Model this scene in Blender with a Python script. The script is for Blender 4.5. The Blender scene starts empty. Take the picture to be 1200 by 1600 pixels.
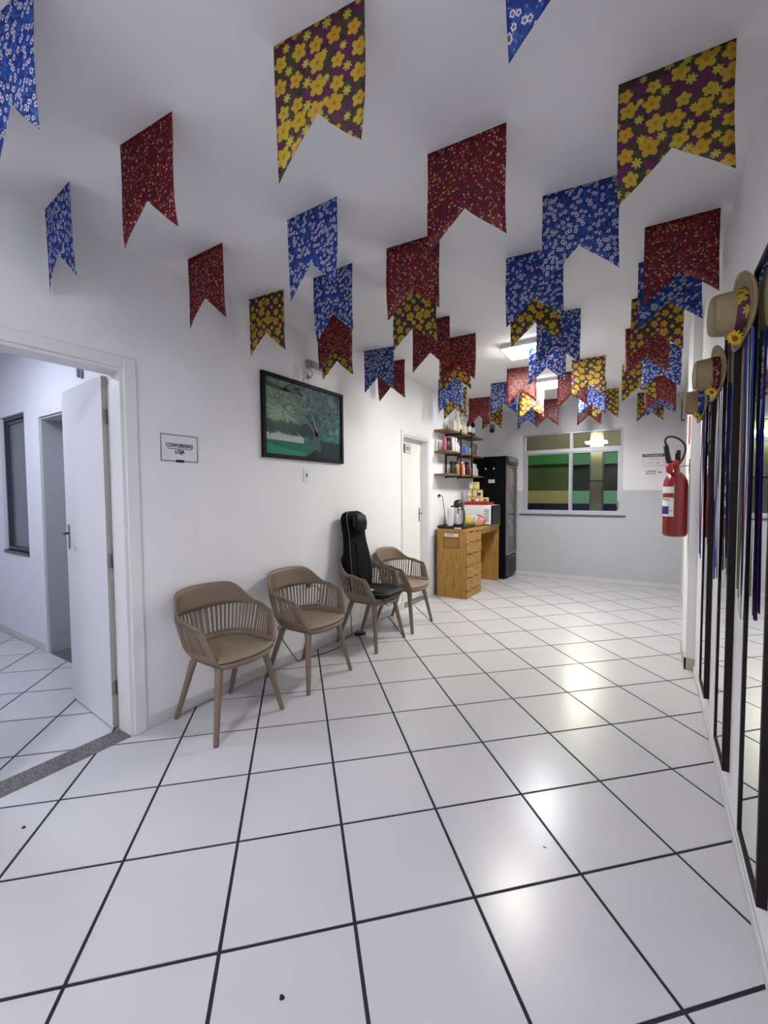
import bpy, bmesh, math, random
from mathutils import Vector, Matrix
R = math.radians
PI = math.pi
random.seed(7)
scn = bpy.context.scene
COL = scn.collection

# ---------------------------------------------------------------- camera
cd = bpy.data.cameras.new('camera')
cam = bpy.data.objects.new('camera', cd)
COL.objects.link(cam)
scn.camera = cam
cr = Vector((0.84261, 0.53848, -0.00651)).normalized()
cf = Vector((-0.53822, 0.84166, -0.04397)).normalized()
cu = cr.cross(cf)
cam.matrix_world = Matrix(((cr.x, cu.x, -cf.x, 0), (cr.y, cu.y, -cf.y, 0), (cr.z, cu.z, -cf.z, 1.5065), (0, 0, 0, 1)))
cd.sensor_fit = 'VERTICAL'
cd.sensor_height = 24
cd.lens = 653.83 / 1600 * 24
cd.clip_start = 0.02
cd.clip_end = 100

# ---------------------------------------------------------------- world: night outside
w = bpy.data.worlds.new('night_sky')
scn.world = w
w.use_nodes = True
w.node_tree.nodes['Background'].inputs[0].default_value = (0.02, 0.025, 0.05, 1)
w.node_tree.nodes['Background'].inputs[1].default_value = 0.3
vs = scn.view_settings
vs.view_transform = 'Standard'
vs.look = 'None'
vs.exposure = 1.2
vs.gamma = 1
vs.use_curve_mapping = False
LAMP = 48.0          # strength of the square ceiling lamps of the corridor
LAMP_NEAR = 49.0      # cooler lamp behind the camera
LAMP_OFFICE = 33.0   # lamp of the side room
STREET = 24.0        # street light outside the window and the added facade fill

# ---------------------------------------------------------------- materials
def srgb(r, g, b):
    f = lambda c: c / 12.92 if c <= 0.04045 else ((c + 0.055) / 1.055) ** 2.4
    return (f(r / 255), f(g / 255), f(b / 255), 1)

class NT:
    def __init__(s, name):
        s.m = bpy.data.materials.new(name); s.m.use_nodes = True
        s.t = s.m.node_tree; s.b = s.t.nodes['Principled BSDF']
        s.out = s.t.nodes['Material Output']
    def n(s, ty, **k):
        nd = s.t.nodes.new(ty)
        for a, v in k.items(): setattr(nd, a, v)
        return nd
    def l(s, a, b): s.t.links.new(a, b)
    def val(s, sock, v):
        if hasattr(v, 'is_linked') or hasattr(v, 'links'): s.l(v, sock)
        else: sock.default_value = v
    def math(s, op, a, b=0.0, c=None):
        nd = s.n('ShaderNodeMath', operation=op)
        s.val(nd.inputs[0], a); s.val(nd.inputs[1], b)
        if c is not None: s.val(nd.inputs[2], c)
        return nd.outputs[0]
    def mix(s, f, a, b):
        nd = s.n('ShaderNodeMix', data_type='RGBA')
        s.val(nd.inputs[0], f); s.val(nd.inputs[6], a); s.val(nd.inputs[7], b)
        return nd.outputs[2]
    def coord(s, scale=1.0, which='Object'):
        tc = s.n('ShaderNodeTexCoord'); mp = s.n('ShaderNodeMapping')
        s.l(tc.outputs[which], mp.inputs[0])
        mp.inputs['Scale'].default_value = (scale,) * 3 if not isinstance(scale, tuple) else scale
        return mp.outputs[0]
    def noise(s, vec, scale, detail=3, rough=0.5):
        nd = s.n('ShaderNodeTexNoise'); s.l(vec, nd.inputs['Vector'])
        nd.inputs['Scale'].default_value = scale; nd.inputs['Detail'].default_value = detail
        nd.inputs['Roughness'].default_value = rough
        return nd.outputs['Fac']
    def ramp(s, fac, *stops):
        nd = s.n('ShaderNodeValToRGB'); s.l(fac, nd.inputs[0])
        e = nd.color_ramp.elements
        while len(e) < len(stops): e.new(0.5)
        for i, (p, c) in enumerate(stops): e[i].position = p; e[i].color = c
        return nd.outputs[0]
    def bump(s, h, strength=0.2, dist=0.002):
        nd = s.n('ShaderNodeBump'); s.l(h, nd.inputs['Height'])
        nd.inputs['Strength'].default_value = strength; nd.inputs['Distance'].default_value = dist
        s.l(nd.outputs[0], s.b.inputs['Normal'])

MATS = {}
def mat(name, col, rough=0.5, metal=0.0, var=0.06, nscale=12, bump=0.0, bscale=60, spec=None, emit=None, es=0.0, coat=0, trans=0):
    if name in MATS: return MATS[name]
    t = NT(name)
    v = t.coord()
    n = t.noise(v, nscale, 4)
    c2 = tuple(max(0, x * (1 - var)) for x in col[:3]) + (1,)
    t.l(t.mix(n, c2, col), t.b.inputs['Base Color'])
    t.b.inputs['Roughness'].default_value = rough
    t.b.inputs['Metallic'].default_value = metal
    if spec is not None: t.b.inputs['Specular IOR Level'].default_value = spec
    if coat: t.b.inputs['Coat Weight'].default_value = coat
    if trans: t.b.inputs['Transmission Weight'].default_value = trans
    if bump: t.bump(t.noise(v, bscale, 3), bump)
    if emit: t.b.inputs['Emission Color'].default_value = emit; t.b.inputs['Emission Strength'].default_value = es
    MATS[name] = t.m
    return t.m

WALL = mat('white_wall_paint', srgb(231, 231, 232), 0.75, var=0.035, nscale=3, bump=0.25, bscale=45)
CEIL = mat('white_ceiling_paint', srgb(225, 224, 226), 0.85, var=0.03, nscale=2, bump=0.15, bscale=60)
TRIMM = mat('white_gloss_paint', srgb(226, 226, 226), 0.4, var=0.04, nscale=5)
DOORM = mat('door_paint', srgb(222, 222, 224), 0.42, var=0.03, nscale=4)
BASEB = mat('painted_skirting', srgb(205, 204, 204), 0.5, var=0.1, nscale=9)
GROUT = mat('dark_grout', srgb(30, 30, 38), 0.8, var=0.3, nscale=40)
STEEL = mat('brushed_steel', srgb(150, 148, 145), 0.3, metal=1, var=0.1)
CHROME = mat('chrome', srgb(205, 205, 205), 0.12, metal=1, var=0.02)
ALU = mat('pale_aluminium', srgb(190, 192, 198), 0.38, metal=0.35, var=0.04)
DKALU = mat('dark_aluminium', srgb(75, 78, 86), 0.4, metal=0.4, var=0.05)
CHAIRP = mat('taupe_plastic', srgb(124, 107, 90), 0.5, var=0.05, nscale=8, bump=0.06, bscale=300)
CHAIRS = mat('taupe_seat', srgb(137, 119, 100), 0.55, var=0.05, nscale=8, bump=0.1, bscale=400)
BLACKP = mat('black_plastic', srgb(18, 18, 20), 0.35, var=0.2)
BLACKF = mat('black_fabric', srgb(13, 13, 15), 0.85, var=0.3, nscale=60, bump=0.3, bscale=500, spec=0.2)
BLACKL = mat('black_leatherette', srgb(11, 11, 13), 0.5, var=0.2, nscale=60, bump=0.2, bscale=300, spec=0.22)
PIPING = mat('grey_piping', srgb(90, 90, 94), 0.6)
BLACKM = mat('black_fridge_metal', srgb(7, 7, 9), 0.5, var=0.2, spec=0.15)
WHITEP = mat('white_plastic', srgb(225, 225, 225), 0.4, var=0.03)
GREYP = mat('grey_plastic', srgb(150, 150, 148), 0.5)
FRAMEW = mat('dark_brown_frame', srgb(34, 28, 26), 0.6, var=0.25, nscale=30, spec=0.2)
FRAMEB = mat('black_picture_frame', srgb(14, 14, 15), 0.55, var=0.2, spec=0.2)
REDM = mat('red_enamel', srgb(132, 12, 18), 0.3, var=0.06, coat=0.4)
REDP = mat('red_plastic', srgb(165, 20, 35), 0.4)
PAPER = mat('white_sticker', srgb(215, 215, 212), 0.55, var=0.02)
SIGNP = mat('sign_plate', srgb(222, 222, 226), 0.35, var=0.02)
INK = mat('black_ink', srgb(14, 14, 18), 0.6)
BLUEI = mat('blue_ink', srgb(38, 32, 120), 0.6)
WHITEI = mat('white_ink', srgb(232, 232, 232), 0.6)

def m_glass(name, tint=(1, 1, 1, 1), refl=1.0):
    t = NT(name)
    g = t.n('ShaderNodeBsdfGlossy'); g.inputs['Roughness'].default_value = 0.0
    g.inputs['Color'].default_value = (0.9, 0.9, 0.9, 1)
    tr = t.n('ShaderNodeBsdfTransparent'); tr.inputs[0].default_value = tint
    fr = t.n('ShaderNodeFresnel'); fr.inputs[0].default_value = 1.33
    mx = t.n('ShaderNodeMixShader'); t.l(t.math('MULTIPLY', fr.outputs[0], refl), mx.inputs[0])
    t.l(tr.outputs[0], mx.inputs[1]); t.l(g.outputs[0], mx.inputs[2]); t.l(mx.outputs[0], t.out.inputs[0])
    return t.m
GLASS = m_glass('window_glass', (0.93, 0.95, 0.94, 1), 0.4)
GLASSY = m_glass('dusty_window_glass', (0.93, 0.93, 0.78, 1), 0.4)
CLEARP = m_glass('clear_plastic', (0.86, 0.88, 0.9, 1), 1.0)

def m_mirror():
    t = NT('mirror_silver')
    t.b.inputs['Base Color'].default_value = (0.78, 0.8, 0.8, 1)
    t.b.inputs['Metallic'].default_value = 1; t.b.inputs['Roughness'].default_value = 0.015
    return t.m
MIRROR = m_mirror()

def m_tile():
    t = NT('white_ceramic_tile')
    v = t.coord(); oi = t.n('ShaderNodeObjectInfo')
    n = t.noise(v, 2.2, 3)
    a = t.mix(n, srgb(190, 189, 191), srgb(201, 201, 203))
    b = t.mix(t.math('MULTIPLY', oi.outputs['Random'], 0.2), a, srgb(183, 183, 187))
    sp = t.noise(v, 220, 2)
    c = t.mix(t.math('MULTIPLY', t.math('GREATER_THAN', sp, 0.72), 0.06), b, srgb(120, 120, 120))
    t.l(c, t.b.inputs['Base Color'])
    t.b.inputs['Roughness'].default_value = 0.25
    t.b.inputs['Specular IOR Level'].default_value = 0.5
    t.bump(t.noise(v, 38, 2), 0.05, 0.003)
    return t.m
TILE = m_tile()

def m_granite():
    t = NT('grey_granite')
    v = t.coord(); vo = t.n('ShaderNodeTexVoronoi'); t.l(v, vo.inputs['Vector']); vo.inputs['Scale'].default_value = 160
    n = t.noise(v, 90, 4, 0.7)
    c = t.ramp(n, (0.3, srgb(60, 57, 56)), (0.5, srgb(112, 108, 106)), (0.72, srgb(165, 160, 158)))
    t.l(t.mix(t.math('GREATER_THAN', vo.outputs['Distance'], 0.62), c, srgb(40, 38, 38)), t.b.inputs['Base Color'])
    t.b.inputs['Roughness'].default_value = 0.35
    return t.m
GRANITE = m_granite()

def m_backwall():
    t = NT('two_tone_wall_paint')
    v = t.coord(); sx = t.n('ShaderNodeSeparateXYZ'); t.l(v, sx.inputs[0])
    n = t.noise(v, 3, 4)
    up = t.mix(n, srgb(212, 211, 213), srgb(224, 223, 225))
    lo = t.mix(n, srgb(176, 177, 180), srgb(185, 186, 189))
    t.l(t.mix(t.math('LESS_THAN', sx.outputs[2], 1.535), up, lo), t.b.inputs['Base Color'])
    t.b.inputs['Roughness'].default_value = 0.7
    t.bump(t.noise(v, 45, 3), 0.25)
    return t.m
BACKW = m_backwall()

def m_wood(name, c1, c2, c3, axis='Z', sc=6.0):
    t = NT(name)
    st = {'Z': (sc * 2.2, sc * 2.2, sc * 0.16), 'Y': (sc * 2.2, sc * 0.16, sc * 2.2), 'X': (sc * 0.16, sc * 2.2, sc * 2.2)}[axis]
    v = t.coord(st)
    n = t.noise(v, 1.6, 3)
    wv = t.n('ShaderNodeTexNoise'); t.l(v, wv.inputs['Vector']); wv.inputs['Scale'].default_value = 3.2
    wv.inputs['Detail'].default_value = 6; wv.inputs['Distortion'].default_value = 1.1
    c = t.ramp(wv.outputs['Fac'], (0.3, c1), (0.5, c2), (0.72, c3))
    d = t.mix(t.math('MULTIPLY', n, 0.35), c, c1)
    kv = t.n('ShaderNodeTexVoronoi'); t.l(t.coord(), kv.inputs['Vector']); kv.inputs['Scale'].default_value = 4.3
    k = t.math('LESS_THAN', kv.outputs['Distance'], 0.045)
    t.l(t.mix(k, d, srgb(88, 52, 26)), t.b.inputs['Base Color'])
    t.b.inputs['Roughness'].default_value = 0.45
    t.bump(wv.outputs['Fac'], 0.12, 0.002)
    return t.m
PINE = m_wood('varnished_pine', srgb(126, 88, 36), srgb(168, 126, 58), srgb(184, 144, 74))
PINEY = m_wood('varnished_pine_boards', srgb(126, 88, 36), srgb(171, 129, 60), srgb(188, 148, 78), 'Y')
SHELFW = m_wood('shelf_wood', srgb(86, 58, 32), srgb(126, 90, 54), srgb(150, 112, 70), 'Y')

def m_straw():
    t = NT('woven_straw')
    v = t.coord()
    wv = t.n('ShaderNodeTexWave', wave_type='RINGS', rings_direction='X'); t.l(v, wv.inputs['Vector'])
    wv.inputs['Scale'].default_value = 30; wv.inputs['Distortion'].default_value = 1.2
    n = t.noise(v, 90, 4)
    c = t.mix(n, srgb(122, 104, 74), srgb(164, 144, 106))
    t.l(t.mix(t.math('MULTIPLY', wv.outputs['Fac'], 0.4), c, srgb(84, 70, 48)), t.b.inputs['Base Color'])
    t.b.inputs['Roughness'].default_value = 0.7
    t.bump(wv.outputs['Fac'], 0.5, 0.003)
    return t.m
STRAW = m_straw()

# cloth prints: flowers scattered by Voronoi cells in the plane of the cloth
def flowers(t, vec, scale, petals, rad, core, wob=0.28, keep=0.0, rnd=1.0, spin=6.28):
    vo = t.n('ShaderNodeTexVoronoi', voronoi_dimensions='2D')
    vo.inputs['Scale'].default_value = scale; vo.inputs['Randomness'].default_value = rnd
    t.l(vec, vo.inputs['Vector'])
    sc = t.n('ShaderNodeVectorMath', operation='SCALE'); t.l(vec, sc.inputs[0]); sc.inputs[3].default_value = 1
    sub = t.n('ShaderNodeVectorMath', operation='SUBTRACT'); t.l(sc.outputs[0], sub.inputs[0]); t.l(vo.outputs['Position'], sub.inputs[1])
    s2 = t.n('ShaderNodeVectorMath', operation='SCALE'); t.l(sub.outputs[0], s2.inputs[0]); s2.inputs[3].default_value = scale
    sp = t.n('ShaderNodeSeparateXYZ'); t.l(s2.outputs[0], sp.inputs[0])
    cs = t.n('ShaderNodeSeparateColor'); t.l(vo.outputs['Color'], cs.inputs[0])
    ang = t.math('ARCTAN2', sp.outputs[1], sp.outputs[0])
    ang = t.math('ADD', ang, t.math('MULTIPLY', cs.outputs[0], spin))
    lobe = t.math('ABSOLUTE', t.math('COSINE', t.math('MULTIPLY', ang, petals / 2)))
    r = t.math('MULTIPLY', t.math('ADD', t.math('MULTIPLY', lobe, wob), 1 - wob), rad)
    r = t.math('MULTIPLY', r, t.math('ADD', t.math('MULTIPLY', cs.outputs[1], 0.35), 0.75))
    d = vo.outputs['Distance']
    fl = t.math('LESS_THAN', d, r)
    if keep: fl = t.math('MULTIPLY', fl, t.math('GREATER_THAN', cs.outputs[2], keep))
    co = t.math('LESS_THAN', d, t.math('MULTIPLY', r, core))
    return fl, co, cs, d

def m_cloth(name, kind):
    t = NT(name)
    tc = t.n('ShaderNodeTexCoord'); oi = t.n('ShaderNodeObjectInfo')
    sx = t.n('ShaderNodeSeparateXYZ'); t.l(tc.outputs['Object'], sx.inputs[0])
    cb = t.n('ShaderNodeCombineXYZ')
    t.l(t.math('ADD', sx.outputs[0], t.math('MULTIPLY', oi.outputs['Random'], 3.7)), cb.inputs[0])
    t.l(t.math('ADD', t.math('ADD', sx.outputs[2], sx.outputs[1]), t.math('MULTIPLY', oi.outputs['Random'], 7.3)), cb.inputs[1])
    v = cb.outputs[0]
    n = t.noise(v, 28, 4)
    if kind == 'blue':
        c = t.mix(t.math('GREATER_THAN', n, 0.52), srgb(22, 52, 132), srgb(36, 76, 160))
        f2, c2, _, _ = flowers(t, v, 95, 5, 0.28, 0.3, keep=0.6)
        c = t.mix(f2, c, srgb(104, 134, 192))
        f, co, cs, d = flowers(t, v, 44, 5, 0.43, 0.5, keep=0.3)
        c = t.mix(f, c, srgb(216, 216, 228)); c = t.mix(t.math('MULTIPLY', f, co), c, srgb(70, 78, 124))
        co2 = t.math('LESS_THAN', d, 0.09)
        c = t.mix(t.math('MULTIPLY', f, co2), c, srgb(150, 96, 80))
    elif kind == 'red':
        c = t.mix(t.math('GREATER_THAN', n, 0.5), srgb(98, 14, 32), srgb(122, 20, 36))
        f, co, cs, d = flowers(t, v, 40, 5, 0.3, 0.35, keep=0.62)
        c = t.mix(f, c, srgb(40, 32, 96)); c = t.mix(t.math('MULTIPLY', f, co), c, srgb(190, 110, 80))
        f, co, cs, d = flowers(t, v, 72, 3, 0.34, 0.3, keep=0.66, wob=0.6)
        c = t.mix(f, c, srgb(204, 122, 76))
        f, co, cs, d = flowers(t, v, 55, 2, 0.3, 0.3, keep=0.7, wob=0.7)
        c = t.mix(f, c, srgb(218, 184, 128))
    else:
        c = t.mix(t.math('GREATER_THAN', t.noise(v, 11, 3), 0.5), srgb(104, 42, 84), srgb(78, 66, 54))
        c = t.mix(t.math('GREATER_THAN', t.noise(v, 60, 3), 0.57), c, srgb(56, 54, 42))
        sh = t.n('ShaderNodeVectorMath', operation='ADD'); t.l(v, sh.inputs[0]); sh.inputs[1].default_value = (0.037, 0.037, 0)
        f, co, cs, d = flowers(t, sh.outputs[0], 13.5, 7, 0.23, 0.3, wob=0.6, rnd=0.3)
        c = t.mix(f, c, srgb(202, 190, 66))
        f, co, cs, d = flowers(t, v, 13.5, 5, 0.42, 0.25, wob=0.38, rnd=0.4)
        c = t.mix(f, c, t.mix(cs.outputs[0], srgb(204, 160, 38), srgb(196, 180, 50)))
        c = t.mix(t.math('MULTIPLY', f, co), c, srgb(190, 124, 28))
    df = t.n('ShaderNodeBsdfDiffuse'); t.l(c, df.inputs[0])
    tl = t.n('ShaderNodeBsdfTranslucent'); t.l(c, tl.inputs[0])
    gl = t.n('ShaderNodeBsdfGlossy'); gl.inputs['Roughness'].default_value = 0.45
    mx = t.n('ShaderNodeMixShader'); mx.inputs[0].default_value = 0.32
    t.l(df.outputs[0], mx.inputs[1]); t.l(tl.outputs[0], mx.inputs[2])
    m2 = t.n('ShaderNodeMixShader'); m2.inputs[0].default_value = 0.035
    t.l(mx.outputs[0], m2.inputs[1]); t.l(gl.outputs[0], m2.inputs[2])
    t.l(m2.outputs[0], t.out.inputs[0])
    return t.m
CLOTH = {'b': m_cloth('blue_daisy_chintz', 'blue'), 'r': m_cloth('red_tiny_flower_chintz', 'red'), 'y': m_cloth('purple_yellow_flower_chintz', 'y')}

# ---------------------------------------------------------------- geometry helpers
class MB:
    """collects shapes, then links them as one mesh object"""
    def __init__(s): s.bm = bmesh.new()
    def box(s, x0, x1, y0, y1, z0, z1, bev=0.0, M=None, seg=1):
        r = bmesh.ops.create_cube(s.bm, size=1)
        vs_ = r['verts']
        for v in vs_:
            v.co = Vector(((x0 + x1) / 2 + v.co.x * (x1 - x0), (y0 + y1) / 2 + v.co.y * (y1 - y0), (z0 + z1) / 2 + v.co.z * (z1 - z0)))
        if bev:
            es = list({e for v in vs_ for e in v.link_edges})
            rb = bmesh.ops.bevel(s.bm, geom=es, offset=bev, segments=seg, affect='EDGES', profile=0.5)
            vs_ = list({v for v in vs_ if v.is_valid} | set(rb['verts']))
        if M is not None: bmesh.ops.transform(s.bm, matrix=M, verts=vs_)
        return s
    def prism(s, pts, d0, d1, axis='z', M=None):
        # pts: 2D outline, extruded from d0 to d1 along the axis
        def P(p, d): return {'z': (p[0], p[1], d), 'x': (d, p[0], p[1]), 'y': (p[0], d, p[1])}[axis]
        a = [s.bm.verts.new(P(p, d0)) for p in pts]; b = [s.bm.verts.new(P(p, d1)) for p in pts]
        n = len(pts); fs = []
        for i in range(n): fs.append(s.bm.faces.new((a[i], a[(i + 1) % n], b[(i + 1) % n], b[i])))
        fs.append(s.bm.faces.new(list(reversed(a)))); fs.append(s.bm.faces.new(b))
        if M is not None: bmesh.ops.transform(s.bm, matrix=M, verts=a + b)
        return s
    def lathe(s, prof, n=20, M=None, smooth=True):
        # prof: list of (radius, z)
        rings = []
        for r, z in prof:
            if r < 1e-6: rings.append([s.bm.verts.new((0, 0, z))])
            else: rings.append([s.bm.verts.new((r * math.cos(2 * PI * i / n), r * math.sin(2 * PI * i / n), z)) for i in range(n)])
        for a, b in zip(rings, rings[1:]):
            for i in range(n):
                j = (i + 1) % n
                q = [a[i % len(a)], a[j % len(a)], b[j % len(b)], b[i % len(b)]]
                q = list(dict.fromkeys(q))
                if len(q) > 2:
                    f = s.bm.faces.new(q); f.smooth = smooth
        for rg, rev in ((rings[0], True), (rings[-1], False)):
            if len(rg) > 1: s.bm.faces.new(list(reversed(rg)) if rev else rg)
        if M is not None: bmesh.ops.transform(s.bm, matrix=M, verts=[v for r in rings for v in r])
        return s
    def tube(s, pts, rad, n=8, smooth=True):
        # pts: 3D path; rad: number or list
        pts = [Vector(p) for p in pts]; N = len(pts)
        rad = [rad] * N if not isinstance(rad, (list, tuple)) else rad
        rings = []; up = Vector((0, 0, 1)); nrm = None
        for i, p in enumerate(pts):
            d = (pts[min(i + 1, N - 1)] - pts[max(i - 1, 0)]).normalized()
            if nrm is None: nrm = (up if abs(d.z) < 0.9 else Vector((1, 0, 0))).cross(d).normalized()
            nrm = (nrm - d * nrm.dot(d)).normalized()
            b = d.cross(nrm)
            rings.append([s.bm.verts.new(p + (nrm * math.cos(2 * PI * k / n) + b * math.sin(2 * PI * k / n)) * rad[i]) for k in range(n)])
        for a, b in zip(rings, rings[1:]):
            for k in range(n):
                f = s.bm.faces.new((a[k], a[(k + 1) % n], b[(k + 1) % n], b[k])); f.smooth = smooth
        s.bm.faces.new(list(reversed(rings[0]))); s.bm.faces.new(rings[-1])
        return s
    def loft(s, rings, smooth=True, cap=True):
        vr = [[s.bm.verts.new(p) for p in r] for r in rings]
        n = len(vr[0])
        for a, b in zip(vr, vr[1:]):
            for k in range(n):
                f = s.bm.faces.new((a[k], a[(k + 1) % n], b[(k + 1) % n], b[k])); f.smooth = smooth
        if cap:
            s.bm.faces.new(list(reversed(vr[0]))); s.bm.faces.new(vr[-1])
        return s
    def mesh(s, name):
        bmesh.ops.recalc_face_normals(s.bm, faces=s.bm.faces)
        me = bpy.data.meshes.new(name); s.bm.to_mesh(me); s.bm.free()
        return me
    def build(s, name, m, parent=None, **k):
        o = bpy.data.objects.new(name, s.mesh(name))
        o.data.materials.append(m); COL.objects.link(o)
        if parent is not None: o.parent = parent
        tag(o, **k)
        return o

def tag(o, label=None, cat=None, group=None, kind=None):
    if label: o['label'] = label
    if cat: o['category'] = cat
    if group: o['group'] = group
    if kind: o['kind'] = kind
    return o

def empty(name, loc=(0, 0, 0), rz=0.0, **k):
    o = bpy.data.objects.new(name, None); o.empty_display_size = 0.1
    o.location = loc; o.rotation_euler = (0, 0, rz); COL.objects.link(o)
    tag(o, **k); return o

def copy_tree(o, parent=None):
    kids = CH.get(o.name) or [c for c in bpy.data.objects if c.parent == o]
    c = o.copy(); COL.objects.link(c)
    if parent is not None: c.parent = parent
    for ch in kids: copy_tree(ch, c)
    return c
CH = {}

def struct(mb, name, m, parent=None, **k):
    o = mb.build(name, m, parent, **k)
    if parent is None: o['kind'] = 'structure'
    return o

def text(s, size, m, parent, name='lettering', loc=(0, 0, 0), rot=(0, 0, 0), ext=0.0008, sx=1.0, align='CENTER', bold=0.0):
    cu_ = bpy.data.curves.new(name, 'FONT'); cu_.body = s; cu_.size = size; cu_.extrude = ext
    cu_.align_x = align; cu_.align_y = 'CENTER'; cu_.resolution_u = 3; cu_.offset = bold
    tmp = bpy.data.objects.new(name, cu_)
    me = bpy.data.meshes.new_from_object(tmp)
    bpy.data.objects.remove(tmp)
    me.transform(Matrix.Translation(loc) @ Vector(rot).to_3d().xyz and Matrix.Translation(loc) @ (Matrix.Rotation(rot[2], 4, 'Z') @ Matrix.Rotation(rot[1], 4, 'Y') @ Matrix.Rotation(rot[0], 4, 'X')) @ Matrix.Diagonal((sx, 1, 1, 1)))
    me.materials.clear(); me.materials.append(m)
    o = bpy.data.objects.new(name, me); COL.objects.link(o); o.parent = parent
    return o

def rrect(w_, h_, r, n=4, cx=0, cy=0):
    pts = []
    for qx, qy, a0 in ((1, 1, 0), (-1, 1, 90), (-1, -1, 180), (1, -1, 270)):
        for i in range(n + 1):
            a = R(a0 + 90 * i / n)
            pts.append((cx + qx * (w_ / 2 - r) + r * math.cos(a), cy + qy * (h_ / 2 - r) + r * math.sin(a)))
    return pts

# ---------------------------------------------------------------- room shell
XL, XR, YB, YF, ZC = -2.715, 0.33, 7.82, -2.2, 3.0
TH = 0.15
XO = XL - TH                     # office side of the left wall
D1Y0, D1Y1, D1Z = 0.555, 1.315, 2.275     # office doorway
D2Y0, D2Y1, D2Z = 4.705, 5.43, 2.265       # second door
b = MB()
for y0, y1, z0, z1 in ((YF - 0.1, D1Y0, -0.05, ZC), (D1Y0, D1Y1, D1Z, ZC), (D1Y1, D2Y0, -0.05, ZC), (D2Y0, D2Y1, D2Z, ZC), (D2Y1, YB + 0.15, -0.05, ZC)):
    b.box(XO, XL, y0, y1, z0, z1)
struct(b, 'wall_left', WALL)
struct(MB().box(XR, XR + 0.15, YF - 0.1, 4.32, -0.05, ZC).box(0.40, 0.55, 4.85, YB + 0.15, -0.05, ZC), 'wall_right', WALL)
pil = struct(MB().box(0.268, 0.55, 4.32, 4.85, -0.05, ZC), 'wall_pilaster', WALL)
MB().box(0.256, 0.329, 4.306, 4.32, 0, 0.10).box(0.256, 0.268, 4.306, 4.86, 0, 0.10).build('plinth', mat('beige_plinth', srgb(186, 180, 166), 0.5, var=0.2, nscale=20), pil)
WX0, WX1, WZ0, WZ1 = -1.99, -0.40, 1.125, 2.55
b = MB()
for x0, x1, z0, z1 in ((XL, WX0, -0.05, ZC), (WX1, 0.55, -0.05, ZC), (WX0, WX1, -0.05, WZ0), (WX0, WX1, WZ1, ZC)):
    b.box(x0, x1, YB, YB + 0.15, z0, z1)
struct(b, 'wall_back', BACKW)
struct(MB().box(XL - 4.2, XR + 0.15, YF - 0.15, YF, -0.05, ZC), 'wall_front', WALL)
struct(MB().box(XL - 4.2, 0.55, YF - 0.15, YB + 0.15, ZC, ZC + 0.1), 'ceiling', CEIL)
# baseboards
struct(MB().box(XL, XL + 0.012, YF, D1Y0 - 0.07, 0, 0.08, 0.004).box(XL, XL + 0.012, D1Y1 + 0.07, D2Y0 - 0.045, 0, 0.08, 0.004), 'baseboard_left', BASEB)
struct(MB().box(XL, 0.40, YB - 0.012, YB, 0, 0.07, 0.004), 'baseboard_back', BASEB)
struct(MB().box(XR - 0.012, XR, YF, 4.30, 0, 0.045, 0.004), 'baseboard_right', BASEB)
# beam line between wall and ceiling over the picture (shallow plaster ridge)
# ---------------------------------------------------------------- tiled floors, every tile a piece
O_ = Vector((-1.5009, -0.1424)); E1 = Vector((0.3216, 0.3148)); E2 = Vector((-0.3148, 0.3216))
def clip(poly, x0, x1, y0, y1):
    for ax, lim, sg in ((0, x0, 1), (0, x1, -1), (1, y0, 1), (1, y1, -1)):
        out = []
        for i in range(len(poly)):
            p, q = poly[i], poly[(i + 1) % len(poly)]
            dp, dq = (p[ax] - lim) * sg, (q[ax] - lim) * sg
            if dp >= 0: out.append(p)
            if dp * dq < 0:
                t_ = dp / (dp - dq); out.append(p + (q - p) * t_)
        poly = out
        if len(poly) < 3: return []
    return poly
def tiled(name, x0, x1, y0, y1):
    fl = struct(MB().box(x0 - 0.02, x1 + 0.02, y0 - 0.02, y1 + 0.02, -0.05, -0.003), name, GROUT)
    g = 0.0065; full = None
    for i in range(-30, 40):
        for j in range(-30, 40):
            c0 = O_ + E1 * i + E2 * j
            a = g / 0.45
            pl = [c0 + E1 * (a if u < .5 else 1 - a) + E2 * (a if v < .5 else 1 - a) for u, v in ((0, 0), (1, 0), (1, 1), (0, 1))]
            cp = clip(pl, x0, x1, y0, y1)
            if not cp: continue
            ar = abs(sum(cp[k].x * cp[(k + 1) % len(cp)].y - cp[(k + 1) % len(cp)].x * cp[k].y for k in range(len(cp)))) / 2
            if ar < 0.0006: continue
            cen = sum(cp, Vector((0, 0))) / len(cp)
            if len(cp) == 4 and ar > 0.19:
                if full is None: full = MB().prism([(p - cen) for p in cp], -0.006, 0.0).mesh('tile'); full.materials.append(TILE)
                me = full
            else:
                me = MB().prism([(p - cen) for p in cp], -0.006, 0.0).mesh('tile'); me.materials.append(TILE)
            o = bpy.data.objects.new('tile', me); COL.objects.link(o); o.parent = fl
            o.location = (cen.x, cen.y, 0)
    return fl
tiled('floor', XL, 0.40, -1.6, YB)
tiled('floor_office', XO - 3.35, XO, -1.0, 1.6)

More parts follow.
